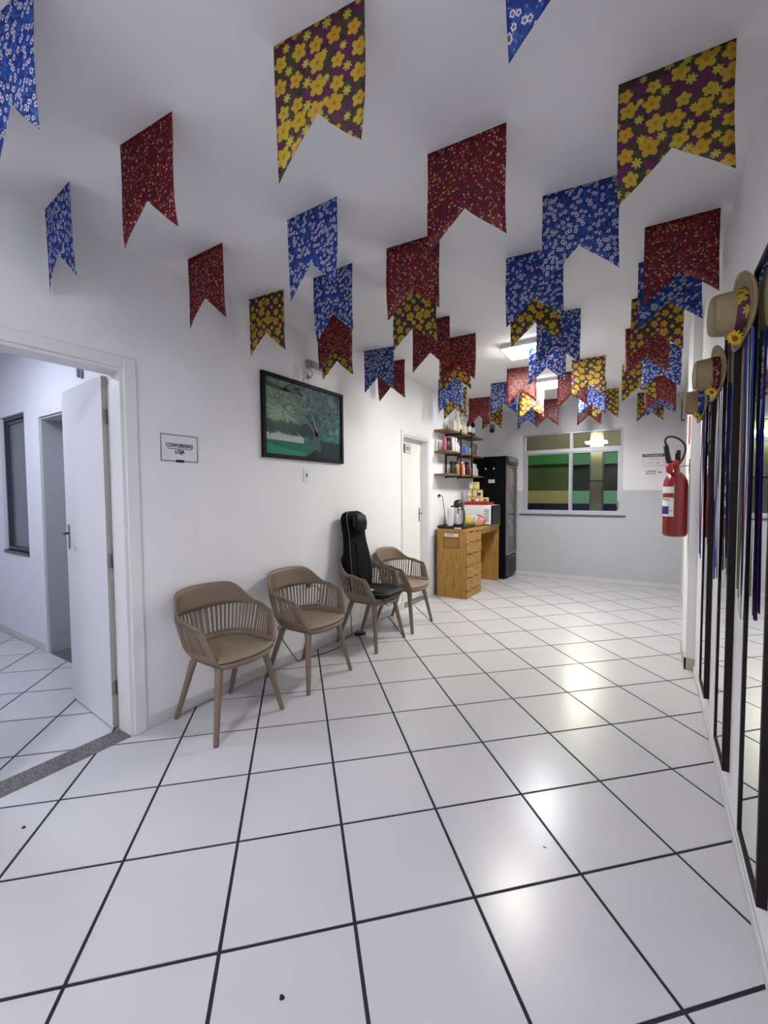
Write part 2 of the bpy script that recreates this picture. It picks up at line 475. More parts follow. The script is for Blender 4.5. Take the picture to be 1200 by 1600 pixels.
# ---------------------------------------------------------------- office behind the open door
XW = XO - 3.355
b = MB()      # wall holding the inner window and the inner doorway
OW0, OW1 = -5.92, -5.24       # window x
OD0, OD1 = -4.84, -4.24       # doorway x
for x0, x1, z0, z1 in ((XW - .1, OW0, -0.05, ZC), (OW0, OW1, -0.05, 0.93), (OW0, OW1, 2.34, ZC), (OW1, OD0, -0.05, ZC), (OD0, OD1, 2.24, ZC), (OD1, XO, -0.05, ZC)):
    b.box(x0, x1, 1.6, 1.75, z0, z1)
struct(b, 'wall_office', mat('office_wall_paint', srgb(226, 228, 236), 0.75, var=0.03, nscale=3, bump=0.2, bscale=45))
struct(MB().box(XW - 0.1, XW, -1.1, 1.75, -0.05, ZC), 'wall_office_side', WALL)
struct(MB().box(XW, OD0 - 0.06, 1.588, 1.6, 0, 0.08, 0.003).box(XW, XW + 0.012, -1.0, 1.588, 0, 0.08, 0.003), 'baseboard_office', BASEB)
# closet beyond the inner doorway
struct(MB().box(-5.3, -5.2, 1.75, 3.0, -0.05, ZC).box(-3.9, -3.8, 1.75, 3.0, -0.05, ZC).box(-5.3, -3.8, 3.0, 3.1, -0.05, ZC), 'wall_closet', WALL)
struct(MB().box(-5.2, -3.9, 1.6, 3.0, -0.03, -0.002), 'floor_closet', TILE)
dn = empty('door_3', (OD0, 1.6, 0), kind='structure')
MB().box(0.001, 0.02, 0.001, 0.25, 0, 2.239).box(0.02, 0.58, 0.001, 0.25, 2.22, 2.239).box(0.58, 0.599, 0.001, 0.25, 0, 2.239)\
    .build('door_frame', mat('grey_jamb_paint', srgb(176, 178, 182), 0.5), dn)
MB().box(-0.06, 0.0, -0.014, 0, 0, 2.30).box(0.60, 0.66, -0.014, 0, 0, 2.30).box(0.0, 0.60, -0.014, 0, 2.24, 2.30).build('casing', TRIMM, dn)
lf = MB().box(0, 0.56, -0.035, 0, 0.008, 2.16, 0.003, Matrix.Translation((0.03, 0.24, 0)) @ Matrix.Rotation(R(8), 4, 'Z')).build('door_leaf', DOORM, dn)
MB().box(0.0, 0.60, 0.0, 0.15, -0.001, 0.004).build('sill', GRANITE, dn)
# inner window
wn = empty('window_2', (OW0, 1.6, 0.93), kind='structure')
W_, H_ = OW1 - OW0, 1.41
f = MB()
f.box(0, 0.035, 0.03, 0.08, 0, H_).box(W_ - 0.035, W_, 0.03, 0.08, 0, H_).box(0.035, W_ - 0.035, 0.03, 0.08, H_ - 0.035, H_).box(0.035, W_ - 0.035, 0.03, 0.08, 0, 0.035)
f.box(0.035, 0.07, 0.045, 0.075, 0.035, H_ - 0.035).box(0.07, W_ - 0.035, 0.045, 0.075, H_ - 0.075, H_ - 0.045)
f.build('window_frame', DKALU, wn)
MB().box(0.03, W_ - 0.03, 0.058, 0.064, 0.03, H_ - 0.03).build('pane', mat('smoked_glass', srgb(96, 100, 112), 0.15, var=0.08, nscale=2), wn)
MB().box(-0.01, W_, -0.012, 0.15, -0.03, 0.0).build('sill', mat('dark_sill', srgb(70, 70, 74), 0.4), wn)
bx = empty('wall_bracket', (-3.96, 1.6, 2.56), label='small chrome bracket high on the office wall above the open door leaf', cat='bracket')
MB().box(-0.07, 0.01, -0.05, -0.035, 0.03, 0.045, 0.004).tube([(-0.0, 0, 0.02), (-0.0, -0.042, 0.037)], 0.008).build('arm', CHROME, bx)
MB().box(-0.02, 0.03, -0.03, 0, -0.09, 0.03, 0.006).build('body', STEEL, bx)

# ---------------------------------------------------------------- door 1 (open, office)
d1 = empty('door_1', (XL, D1Y1, 0), kind='structure')
f = MB()   # jambs lining the opening plus flat casing on the corridor side
f.box(-TH, 0.0, -0.02, 0, 0, D1Z).box(-TH, 0.0, -(D1Y1 - D1Y0), -(D1Y1 - D1Y0) + 0.02, 0, D1Z).box(-TH, 0, -(D1Y1 - D1Y0) + 0.02, -0.02, D1Z - 0.02, D1Z)
f.build('door_frame', TRIMM, d1)
f = MB()
f.box(0, 0.014, 0.0, 0.072, 0, D1Z + 0.068, 0.003).box(0, 0.014, -(D1Y1 - D1Y0) - 0.07, -(D1Y1 - D1Y0), 0, D1Z + 0.068, 0.003)
f.box(0, 0.014, -(D1Y1 - D1Y0), 0, D1Z, D1Z + 0.068, 0.003)
f.build('casing', TRIMM, d1)
MB().box(-TH, 0.004, -(D1Y1 - D1Y0) + 0.02, -0.02, -0.004, 0.003).build('sill', GRANITE, d1)
ML = Matrix.Translation((-0.172, -0.012, 0)) @ Matrix.Rotation(R(176), 4, 'Z')
leaf = MB().box(0.0, 0.71, -0.002, 0.034, 0.01, 2.25, 0.002, ML).build('door_leaf', DOORM, d1)
MB().box(-0.0005, 0.0005, -0.002, 0.034, 0.012, 2.248, 0, ML @ Matrix.Translation((-0.001, 0, 0))).build('edge_strip', mat('raw_door_edge', srgb(168, 166, 158), 0.6, var=0.1), leaf)
for hz in (0.27, 1.09, 2.0):
    h = MB()
    h.box(-0.004, -0.001, 0.0, 0.034, hz - 0.045, hz + 0.045, 0, ML)
    h.tube([ML @ Vector((-0.006, -0.004, hz - 0.045)), ML @ Vector((-0.006, -0.004, hz + 0.045))], 0.006, 8)
    h.build('hinge', STEEL, leaf)
h = MB()
h.box(0.64, 0.672, 0.034, 0.038, 1.12, 1.30, 0.001, ML)
h.tube([ML @ Vector((0.655, 0.038, 1.235)), ML @ Vector((0.655, 0.085, 1.235)), ML @ Vector((0.63, 0.088, 1.235)), ML @ Vector((0.56, 0.088, 1.232))], [0.008, 0.008, 0.007, 0.006], 8)
h.box(0.64, 0.672, -0.006, -0.002, 1.12, 1.30, 0.001, ML)
h.tube([ML @ Vector((0.655, -0.004, 1.235)), ML @ Vector((0.655, -0.05, 1.235)), ML @ Vector((0.56, -0.055, 1.232))], [0.008, 0.008, 0.006], 8)
h.build('door_handle', STEEL, leaf)

# ---------------------------------------------------------------- door 2 (closed, numbered)
d2 = empty('door_2', (XL, D2Y0, 0), kind='structure')
WD = D2Y1 - D2Y0
MB().box(-TH, 0, 0, 0.02, 0, D2Z).box(-TH, 0, WD - 0.02, WD, 0, D2Z).box(-TH, 0, 0.02, WD - 0.02, D2Z - 0.02, D2Z).build('door_frame', TRIMM, d2)
MB().box(0, 0.012, -0.045, 0, 0, D2Z + 0.06, 0.003).box(0, 0.012, WD, WD + 0.06, 0, D2Z + 0.06, 0.003).box(0, 0.012, 0, WD, D2Z, D2Z + 0.06, 0.003).build('casing', TRIMM, d2)
lf2 = MB().box(-0.14, -0.105, 0.022, WD - 0.022, 0.01, D2Z - 0.022, 0.002).build('door_leaf', mat('cream_door_paint', srgb(232, 233, 226), 0.4, var=0.02), d2)
h = MB().box(-0.105, -0.101, WD - 0.10, WD - 0.07, 1.10, 1.30, 0.001)
h.tube([(-0.101, WD - 0.085, 1.22), (-0.055, WD - 0.085, 1.22), (-0.052, WD - 0.12, 1.22), (-0.052, WD - 0.18, 1.218)], 0.008, 8)
h.build('door_handle', STEEL, lf2)
MB().box(-TH, 0.012, 0.0, WD, -0.004, 0.004).build('sill', GRANITE, d2)
pl = empty('room_number_plate', (XL - 0.105, 4.985, 2.115), label='small white room number plate with black bar high on the closed door', cat='sign')
MB().box(0, 0.006, -0.10, 0.10, -0.06, 0.06).build('plate', SIGNP, pl)
MB().box(0.006, 0.008, -0.10, -0.05, -0.06, 0.06).box(0.006, 0.008, -0.05, 0.10, -0.06, -0.056).box(0.006, 0.008, -0.05, 0.10, 0.056, 0.06).box(0.006, 0.008, 0.096, 0.10, -0.06, 0.06).build('black_bar', INK, pl)
text('101', 0.085, INK, pl, loc=(0.0075, 0.025, 0), rot=(R(90), 0, R(90)), bold=0.001)

# ---------------------------------------------------------------- back window
w1 = empty('window_1', (WX0, YB, WZ0), kind='structure')
Wd, Hd = WX1 - WX0, WZ1 - WZ0
zt = 2.235 - WZ0; xm = -1.18 - WX0
f = MB()
f.box(0, 0.04, 0.02, 0.10, 0, Hd, .004).box(Wd - 0.04, Wd, 0.02, 0.10, 0, Hd, .004).box(0.04, Wd - 0.04, 0.02, 0.10, Hd - 0.03, Hd, .004).box(0.04, Wd - 0.04, 0.02, 0.10, 0, 0.035, .004)
f.box(0.04, Wd - 0.04, 0.015, 0.10, zt - 0.035, zt + 0.03, .004)
f.box(xm - 0.025, xm + 0.025, 0.02, 0.09, zt + .03, Hd - .03, .004)
f.build('window_frame', ALU, w1)
for nm, x0, x1, yy, gm in (('sash', 0.04, xm + 0.02, 0.062, GLASSY), ('sash', xm - 0.035, Wd - 0.04, 0.03, GLASS)):
    s_ = MB()
    t_ = 0.034
    s_.box(x0, x0 + t_, yy, yy + 0.025, 0.035, zt - 0.035).box(x1 - t_, x1, yy, yy + 0.025, 0.035, zt - 0.035)
    s_.box(x0 + t_, x1 - t_, yy, yy + 0.025, 0.035, 0.035 + t_).box(x0 + t_, x1 - t_, yy, yy + 0.025, zt - 0.035 - t_ * .6, zt - 0.035)
    so = s_.build('sash', ALU, w1)
    MB().box(x0 + t_, x1 - t_, yy + 0.010, yy + 0.014, 0.035 + t_, zt - 0.035 - t_ * .6).build('pane', gm, so)
MB().box(0.04, xm - 0.025, 0.05, 0.054, zt + .03, Hd - 0.03).build('pane', GLASS, w1)
MB().box(xm + 0.025, Wd - 0.04, 0.05, 0.054, zt + .03, Hd - 0.03).build('pane', GLASS, w1)
MB().box(Wd - 0.075, Wd - 0.055, 0.018, 0.03, 0.10, 0.23, .003).box(Wd - 0.085, Wd - 0.055, 0.005, 0.018, 0.15, 0.19, .003).build('latch', STEEL, w1)
MB().box(-0.06, Wd + 0.05, -0.02, 0.16, -0.028, -0.001, 0.003).build('sill', mat('dark_granite', srgb(92, 92, 94), 0.4, var=0.3, nscale=120), w1)

# ---------------------------------------------------------------- the street at night beyond the window
def box_thing(name, x0, x1, y0, y1, z0, z1, m, label, cat, **k):
    o = empty(name, ((x0 + x1) / 2, (y0 + y1) / 2, z0), label=label, cat=cat, **k)
    return o
st = empty('neighbouring_building', (-1.6, 12.2, 0), label='night facade across the window with green awning, cream and mint low wall', cat='building')
def fx(n, x0, x1, y0, y1, z0, z1, m): return MB().box(x0 + 1.6, x1 + 1.6, y0 - 12.2, y1 - 12.2, z0, z1).build(n, m, st)
k = 12.2 / 11.0
def zz(z): return 1.5065 + (z - 1.5065) * k
m_stucco = mat('stained_stucco', srgb(150, 146, 120), 0.9, var=0.5, nscale=2.4)
fx('upper_wall', -5, 1.6, 12.25, 12.5, zz(2.45), 5.0, m_stucco)
fx('dark_wall', -1.84, 1.6, 12.25, 12.4, zz(1.5), zz(2.5), mat('dark_shutter', srgb(34, 38, 34), 0.8, var=0.3, nscale=2))
fx('green_wall', -5, -1.84, 12.25, 12.4, zz(1.5), zz(2.5), mat('olive_shutter', srgb(78, 100, 62), 0.8, var=0.15, nscale=2))
fx('shutter_panel', -2.5, -2.2, 12.22, 12.25, zz(1.58), zz(2.1), MATS['olive_shutter'])
fx('awning', -5, -1.84, 12.1, 12.25, zz(2.20), zz(2.48), mat('green_awning', srgb(54, 140, 84), 0.7, var=0.2, nscale=3))
fx('awning', -1.84, 1.6, 12.1, 12.25, zz(2.16), zz(2.42), mat('pale_green_awning', srgb(80, 140, 100), 0.7, var=0.3, nscale=3))
fx('low_wall', -5, -1.84, 12.05, 12.4, zz(1.24), zz(1.55), mat('cream_low_wall', srgb(214, 205, 158), 0.8, var=0.15, nscale=3))
fx('low_wall', -1.84, 1.6, 12.05, 12.4, zz(1.24), zz(1.54), mat('mint_low_wall', srgb(136, 205, 166), 0.8, var=0.12, nscale=3))
fx('navy_skirt', -5, 1.6, 12.0, 12.4, -0.5, zz(1.235), mat('navy_paint', srgb(30, 34, 92), 0.7, var=0.2))
pole = empty('street_pole', (-0.995, 10.0, -0.5), label='pale concrete post outside lit brightly near its top', cat='pole')
MB().box(-0.125, 0.125, -0.12, 0.12, 0, 4.2, 0.02).build('shaft', mat('pale_concrete', srgb(180, 174, 146), 0.85, var=0.4, nscale=5), pole)
MB().tube([(-0.135, -0.135, 2.25), (0.135, -0.135, 2.25), (0.135, 0.135, 2.25), (-0.135, 0.135, 2.25), (-0.135, -0.135, 2.25)], 0.012, 6).build('strap', BLACKP, pole)
EM_ST = mat('street_lamp_glow', (1, 1, 1, 1), 0.5, emit=(1.0, 0.97, 0.72, 1), es=STREET)
EM_SW = mat('street_lamp_white_glow', (1, 1, 1, 1), 0.5, emit=(0.95, 1.0, 0.98, 1), es=STREET * 0.9)
MB().box(-0.2, 0.2, -0.30, -0.02, 3.03, 3.07, 0.01).build('lamp_glow', mat('pole_lamp_glow', (1, 1, 1, 1), 0.5, emit=(1, 0.98, 0.75, 1), es=STREET * 0.4), pole, label='glowing lamp collar at the post top')
sl = empty('street_lamp', (-1.56, 12.18, 3.6), label='warm street floodlight mounted high beyond the window', cat='lamp')
MB().box(-0.29, 0.29, 0.0, 0.06, 0, 0.95).build('housing', BLACKP, sl)
MB().box(-0.27, 0.27, -0.01, 0.0, 0.02, 0.93).build('lens', EM_ST, sl)
sl2 = empty('street_lamp', (-0.52, 12.18, 3.6), label='white street floodlight mounted high beyond the window', cat='lamp')
MB().box(-0.22, 0.22, 0.0, 0.06, 0, 0.95).build('housing', BLACKP, sl2)
MB().box(-0.2, 0.2, -0.01, 0.0, 0.02, 0.93).build('lens', EM_SW, sl2)

MB().box(-0.22, 0.22, 0.12, 0.20, 3.78, 4.02).build('facade_fill_backing', BLACKP, pole)  # backing of the added fill panel, above the camera's view
MB().box(-0.2, 0.2, 0.20, 0.21, 3.80, 4.0).build('facade_fill_panel', mat('facade_fill_glow', (1, 1, 1, 1), 0.5, emit=(1, 0.97, 0.84, 1), es=STREET * 3.1), pole)  # added glowing panel, out of view, brightens the facade across the street
# ---------------------------------------------------------------- ceiling lamps
def lamp(x, y, colr, strg, label, s=0.46, grp=None):
    o = empty('ceiling_lamp', (x, y, ZC), label=label, cat='lamp')
    MB().box(-s / 2, s / 2, -s / 2, s / 2, -0.042, 0.0, 0.004).build('housing', WHITEP, o)
    e = mat('diffuser_glow_' + str(len(bpy.data.materials)), (1, 1, 1, 1), 0.6, emit=colr, es=strg)
    MB().box(-s / 2 + 0.012, s / 2 - 0.012, -s / 2 + 0.012, s / 2 - 0.012, -0.052, -0.042, 0.004, seg=2).build('diffuser', e, o)
    return o
lamp(-1.12, 4.47, (1.0, 0.96, 0.86, 1), LAMP, 'square ceiling lamp with a warm tint, the nearer of the two lit ones', 0.40)
lamp(-1.18, 6.03, (0.97, 0.98, 1.0, 1), LAMP, 'square white ceiling lamp, the farther of the two lit ones', 0.40)
lamp(-1.2, -1.1, (0.90, 0.89, 1.0, 1), LAMP_NEAR, 'cool ceiling lamp behind the camera')
lamp(-4.4, 0.35, (0.80, 0.84, 1.0, 1), LAMP_OFFICE, 'cool ceiling lamp inside the office')

# ---------------------------------------------------------------- bunting flags
FW, FH, FN = 0.34, 0.43, 0.28
def flag_mesh(var):
    rnd = random.Random(var)
    bm = bmesh.new(); NU, NV = 12, 8
    ph, am = rnd.uniform(0, 6), rnd.uniform(0.004, 0.011); curl = rnd.uniform(-0.03, 0.035); c2 = rnd.uniform(-0.03, 0.03)
    L = []
    for side in (0, 1):
        rows = []
        for j in range(NV + 1):
            row = []
            for i in range(NU + 1):
                u = i / NU; v = j / NV
                ln = FN + (FH - FN) * abs(2 * u - 1) ** 0.95
                z = -v * ln
                d = abs(z) / FH
                y = am * d * math.sin(u * 7 + ph + d * 3) + (curl if u < 0.5 else c2) * (abs(2 * u - 1)) * d ** 3
                row.append(bm.verts.new((u * FW + 0.004 * d * math.sin(ph + 5 * d), y + side * 0.0007, z)))
            rows.append(row)
        L.append(rows)
    a, b_ = L
    for j in range(NV):
        for i in range(NU):
            for rows, rev in ((a, 0), (b_, 1)):
                q = [rows[j][i], rows[j][i + 1], rows[j + 1][i + 1], rows[j + 1][i]]
                f_ = bm.faces.new(q if rev else list(reversed(q))); f_.smooth = True
    ring = [(0, i) for i in range(NU)] + [(j, NU) for j in range(NV)] + [(NV, i) for i in range(NU, 0, -1)] + [(j, 0) for j in range(NV, 0, -1)]
    for k_ in range(len(ring)):
        p, q = ring[k_], ring[(k_ + 1) % len(ring)]
        bm.faces.new((a[p[0]][p[1]], a[q[0]][q[1]], b_[q[0]][q[1]], b_[p[0]][p[1]]))
    bmesh.ops.recalc_face_normals(bm, faces=bm.faces)
    me = bpy.data.meshes.new('bunting_flag'); bm.to_mesh(me); bm.free()
    return me
NM = {'b': 'blue', 'r': 'dark red', 'y': 'purple and yellow'}
FLAGS = [  # kind, x, y, angle, what singles it out
 ('b', -1.86, 0.50, 5, 'blue flag cut off by the top left corner of the photo'),
 ('b', -2.235, 0.50, 5, 'sliver of a blue flag at the left edge above the office door'),
 ('r', -1.94, 0.96, 5, 'dark red flag second from the left edge, large, with a curled tip'),
 ('b', -2.70, 0.95, -3, 'narrow looking blue flag above the office doorway'),
 ('y', -1.09, 1.04, 8, 'large purple flag with yellow flowers touching the top edge, left of centre'),
 ('b', -0.32, 1.06, 5, 'blue flag at the top edge of which only one white-flowered tip shows'),
 ('y', -0.13, 1.82, 5, 'large purple flag with yellow flowers at the top right'),
 ('r', -0.86, 1.72, 5, 'large dark red flag hanging in the upper middle'),
 ('r', -2.51, 1.63, 1, 'dark red flag above the white door sign, beside a small yellow one'),
 ('b', -1.70, 1.70, 1, 'blue flag left of centre, upper one of two overlapping blue flags'),
 ('b', -2.00, 2.24, -1, 'blue flag left of centre, lower one of two overlapping blue flags'),
 ('r', -2.43, 2.77, 2, 'dark red flag under the lower blue one, just right of the picture lamp'),
 ('y', -2.61, 3.03, 2, 'yellow-flowered flag peeking out behind the red one by the picture lamp'),
 ('y', -2.63, 2.21, 5, 'yellow-flowered flag hanging alone above the left corner of the picture'),
 ('b', -2.57, 3.65, 8, 'blue flag between the picture and the closed door'),
 ('r', -2.68, 4.08, 5, 'dark red flag half behind a blue one above the closed door'),
 ('r', -1.39, 2.22, 6, 'dark red flag in the middle, below and left of the largest red one'),
 ('y', -1.64, 2.71, 5, 'yellow-flowered flag peeking below the middle red flag'),
 ('r', -1.80, 3.30, 5, 'dark red flag between the middle yellow one and the red cluster over the shelf'),
 ('r', -1.75, 3.79, 5, 'dark red flag glowing at its right tip, left of the lamps'),
 ('y', -1.92, 4.11, 5, 'yellow-flowered flag behind the glowing red one, left of the lamps'),
 ('b', -2.40, 5.10, 5, 'blue flag directly above the wall shelves'),
 ('y', -2.56, 5.63, 5, 'yellow-flowered flag behind the blue one above the wall shelves'),
 ('r', -2.47, 6.38, 8, 'dark red flag above the black refrigerator'),
 ('y', -2.45, 6.94, 5, 'small dark yellow-flowered flag above the refrigerator beside the red one'),
 ('b', -1.88, 5.68, 5, 'bright blue flag between the refrigerator and the farther lamp'),
 ('r', -1.50, 5.12, 8, 'glowing red flag just left of the farther lamp'),
 ('y', -1.64, 6.21, 5, 'pale glowing yellow-flowered flag right below the farther lamp'),
 ('b', -1.92, 7.19, 5, 'dim blue flag touching the window top at its left'),
 ('r', -1.61, 7.13, 5, 'dim red flag over the middle of the window top'),
 ('b', -0.49, 2.27, 8, 'large blue flag right of centre, upper one of two overlapping blue flags'),
 ('b', -0.81, 2.73, 7, 'large blue flag right of centre, lower one of two overlapping blue flags'),
 ('y', -0.89, 3.13, 5, 'yellow-flowered flag just above the nearer lamp'),
 ('b', -0.85, 3.75, 5, 'blue flag half hidden behind the yellow one above the lamps'),
 ('b', -1.05, 4.31, 5, 'blue flag glowing in front of the nearer lamp'),
 ('r', -1.02, 5.65, 5, 'pink glowing red flag right of the farther lamp'),
 ('y', -0.79, 5.20, 5, 'yellow-flowered flag right of the lamps over the window'),
 ('b', -0.88, 6.41, 5, 'blue flag below the yellow one over the right half of the window'),
 ('r', -1.02, 7.34, 5, 'dark red flag farthest back over the right half of the window'),
 ('y', -0.76, 6.90, 5, 'narrow yellow-flowered flag above the right end of the window'),
 ('r', -0.06, 2.85, 4, 'large dark red flag on the right beside the straw hats'),
 ('b', -0.10, 3.26, 5, 'blue flag right behind the large red one beside the straw hats'),
 ('y', -0.16, 3.83, 5, 'yellow-flowered flag of the right row, under the blue one'),
 ('r', -0.23, 4.49, 5, 'dark red flag of the right row, under the yellow one'),
 ('b', -0.11, 5.18, 5, 'blue flag in the middle of the right row'),
 ('y', -0.32, 5.72, 5, 'yellow-flowered flag at the left of the right row'),
 ('r', -0.10, 6.50, 5, 'red flag low in the right row above the wall notices'),
 ('b', -0.08, 6.98, 5, 'narrow blue flag strip low in the right row above the wall notices'),
 ('y', -0.21, 7.46, 5, 'yellow-flowered flag farthest back in the right row'),
]
fmeshes = {}
for i, (kd, x, y, an, lab) in enumerate(FLAGS):
    key = (kd, i % 5)
    if key not in fmeshes:
        fmeshes[key] = flag_mesh(i % 5 + 11); fmeshes[key].materials.append(CLOTH[kd])
    o = bpy.data.objects.new('bunting_flag', fmeshes[key]); COL.objects.link(o)
    o.location = (x, y, ZC - 0.0005); o.rotation_euler = (0, 0, R(an))
    tag(o, lab, 'flag', 'cloth bunting flags glued to the ceiling')

# ---------------------------------------------------------------- chairs (local frame: faces +x)
def plan(s, z):
    """plan curve of the shell at height z; s=-1..1 runs front left - back - front right"""
    def lerp(tab, z):
        for (z0, v0), (z1, v1) in zip(tab, tab[1:]):
            if z <= z1: t_ = max(0, (z - z0) / (z1 - z0)); return v0 + (v1 - v0) * t_
        return tab[-1][1]
    wdt = lerp([(0.44, 0.205), (0.50, 0.245), (0.60, 0.272), (0.72, 0.298), (0.90, 0.29)], z)
    xb = lerp([(0.44, 0.175), (0.52, 0.215), (0.70, 0.245), (0.88, 0.275)], z)
    xe = lerp([(0.44, 0.24), (0.50, 0.235), (0.60, 0.20), (0.72, 0.15), (0.9, 0.13)], z)
    a = abs(s); sg = 1 if s >= 0 else -1
    if a < 0.62:
        q = a / 0.62 * PI / 2
        x = -xb * math.cos(q) ** 0.75; y_ = wdt * math.sin(q) ** 0.85
        x = -xb * (math.cos(q) ** 0.75) if q < PI / 2 - 1e-6 else 0.0
    else:
        x = (a - 0.62) / 0.38 * xe; y_ = wdt * (1 - 0.03 * ((a - 0.62) / 0.38) ** 2)
    return Vector((x, sg * y_, z))
def topz(s):
    a = abs(s)
    def sm(a, lo, hi): t_ = min(1, max(0, (a - lo) / (hi - lo))); return t_ * t_ * (3 - 2 * t_)
    z = 0.872 - 0.012 * (a / 0.3) ** 2 if a < 0.3 else 0.86
    z -= 0.135 * sm(a, 0.27, 0.62)
    z -= 0.03 * sm(a, 0.62, 0.93)
    z -= 0.035 * sm(a, 0.95, 1.0) ** 2
    return z
def slot_top(s):
    a = abs(s)
    return 0.70 - 0.0 * a if a < 0.55 else 0.70 - 0.045 * (a - 0.55) / 0.45
SLOT_LO = 0.522
def make_chair():
    root = empty('armchair', (0, 0, 0))
    # solid bands of the shell
    bm = bmesh.new(); NS = 64
    def add_band(zf0, zf1, nz, s0=-1.0, s1=1.0, n=NS):
        rows = []
        for j in range(nz + 1):
            row = []
            for i in range(n + 1):
                s = s0 + (s1 - s0) * i / n
                z = zf0(s) + (zf1(s) - zf0(s)) * j / nz
                row.append(bm.verts.new(plan(s, z)))
            rows.append(row)
        for j in range(nz):
            for i in range(n):
                f_ = bm.faces.new((rows[j][i], rows[j][i + 1], rows[j + 1][i + 1], rows[j + 1][i])); f_.smooth = True
    SE = 0.87
    add_band(lambda s: 0.445, lambda s: SLOT_LO, 3)
    add_band(slot_top, topz, 5)
    add_band(lambda s: SLOT_LO, slot_top, 5, -1.0, -SE, 4)
    add_band(lambda s: SLOT_LO, slot_top, 5, SE, 1.0, 4)
    bmesh.ops.remove_doubles(bm, verts=bm.verts, dist=0.0008)
    bmesh.ops.recalc_face_normals(bm, faces=bm.faces)
    bmesh.ops.solidify(bm, geom=bm.faces[:], thickness=0.011)
    for f_ in bm.faces: f_.smooth = True
    me = bpy.data.meshes.new('shell'); bm.to_mesh(me); bm.free(); me.materials.append(CHAIRP)
    o = bpy.data.objects.new('shell', me); COL.objects.link(o); o.parent = root
    # slats across the slotted zone
    bm = bmesh.new(); N = 38
    for i in range(N):
        s0 = -SE + 2 * SE * (i + 0.26) / N; s1 = -SE + 2 * SE * (i + 0.74) / N
        nz = 4; prev = None
        for j in range(nz + 1):
            q = []
            for s in (s0, s1):
                z = SLOT_LO - 0.004 + (slot_top(s) + 0.008 - SLOT_LO) * j / nz
                p = plan(s, z); tn = (plan(min(1, s + 0.01), z) - plan(s - 0.01, z)).normalized()
                nn = Vector((tn.y, -tn.x, 0))
                q += [p - nn * 0.001, p - nn * 0.009] if False else [p + nn * 0.002, p - nn * 0.0035]
            vsx = [bm.verts.new(c) for c in (q[0], q[1], q[3], q[2])]
            if prev:
                for k_ in range(4): bm.faces.new((prev[k_], prev[(k_ + 1) % 4], vsx[(k_ + 1) % 4], vsx[k_]))
            prev = vsx
    bmesh.ops.recalc_face_normals(bm, faces=bm.faces)
    me = bpy.data.meshes.new('slats'); bm.to_mesh(me); bm.free(); me.materials.append(CHAIRP)
    o = bpy.data.objects.new('slats', me); COL.objects.link(o); o.parent = root
    # seat pan and cushion
    def outline(inset, z):
        pts = [plan(-1 + 2 * i / 30, z) for i in range(31)]
        fr = []
        for i in range(1, 12):
            t_ = i / 12; y_ = pts[-1].y + (pts[0].y - pts[-1].y) * t_
            fr.append(Vector((pts[-1].x + 0.062 * math.sin(PI * t_) ** 0.7, y_, z)))
        al = pts + fr
        c = Vector((0.02, 0, z))
        return [c + (p - c) * (1 - inset) for p in al]
    MB().loft([outline(0.10, 0.425), outline(0.0, 0.447), outline(0.0, 0.466), outline(0.02, 0.468)]).build('seat_frame', CHAIRP, root)
    r_ = [outline(0.06, 0.469), outline(0.022, 0.474), outline(0.02, 0.484), outline(0.045, 0.492), outline(0.3, 0.494), outline(0.7, 0.488)]
    MB().loft(r_).build('seat', CHAIRS, root)
    for sx, sy in ((1, -1), (1, 1), (-1, -1), (-1, 1)):
        top = Vector((0.185 if sx > 0 else -0.075, sy * (0.175 if sx > 0 else 0.175), 0.445))
        ft = Vector((0.262 if sx > 0 else -0.245, sy * (0.262 if sx > 0 else 0.212), 0.0))
        pts = [top + Vector((-0.03 * sx, -0.02 * sy, 0.003)), top + (ft - top) * 0.06, top + (ft - top) * 0.3, ft + (top - ft) * 0.02, ft]
        rings = []
        for p, (ra, rb) in zip(pts, ((0.045, 0.026), (0.028, 0.024), (0.0235, 0.021), (0.0175, 0.0165), (0.015, 0.014))):
            rings.append([p + Vector((ra * math.cos(2 * PI * k_ / 12), rb * math.sin(2 * PI * k_ / 12), 0)) for k_ in range(12)])
        MB().loft(rings).build('leg', CHAIRP, root)
    return root
ch0 = make_chair()
CHAIRPOS = [(-2.425, 1.775, -1, 'taupe slatted armchair nearest the camera, beside the office doorway'),
            (-2.405, 2.545, 0, 'taupe slatted armchair with a plug hanging behind its slats, second from the office doorway'),
            (-2.425, 3.492, 0, 'taupe slatted armchair carrying the black massage cushion'),
            (-2.410, 4.135, 3, 'taupe slatted armchair in front of the closed door, last of the row')]
for i, (x, y, a, lab) in enumerate(CHAIRPOS):
    o = ch0 if i == 0 else copy_tree(ch0)
    o.location = (x, y, 0); o.rotation_euler = (0, 0, R(a))
    tag(o, lab, 'chair', 'taupe armchairs along the left wall')

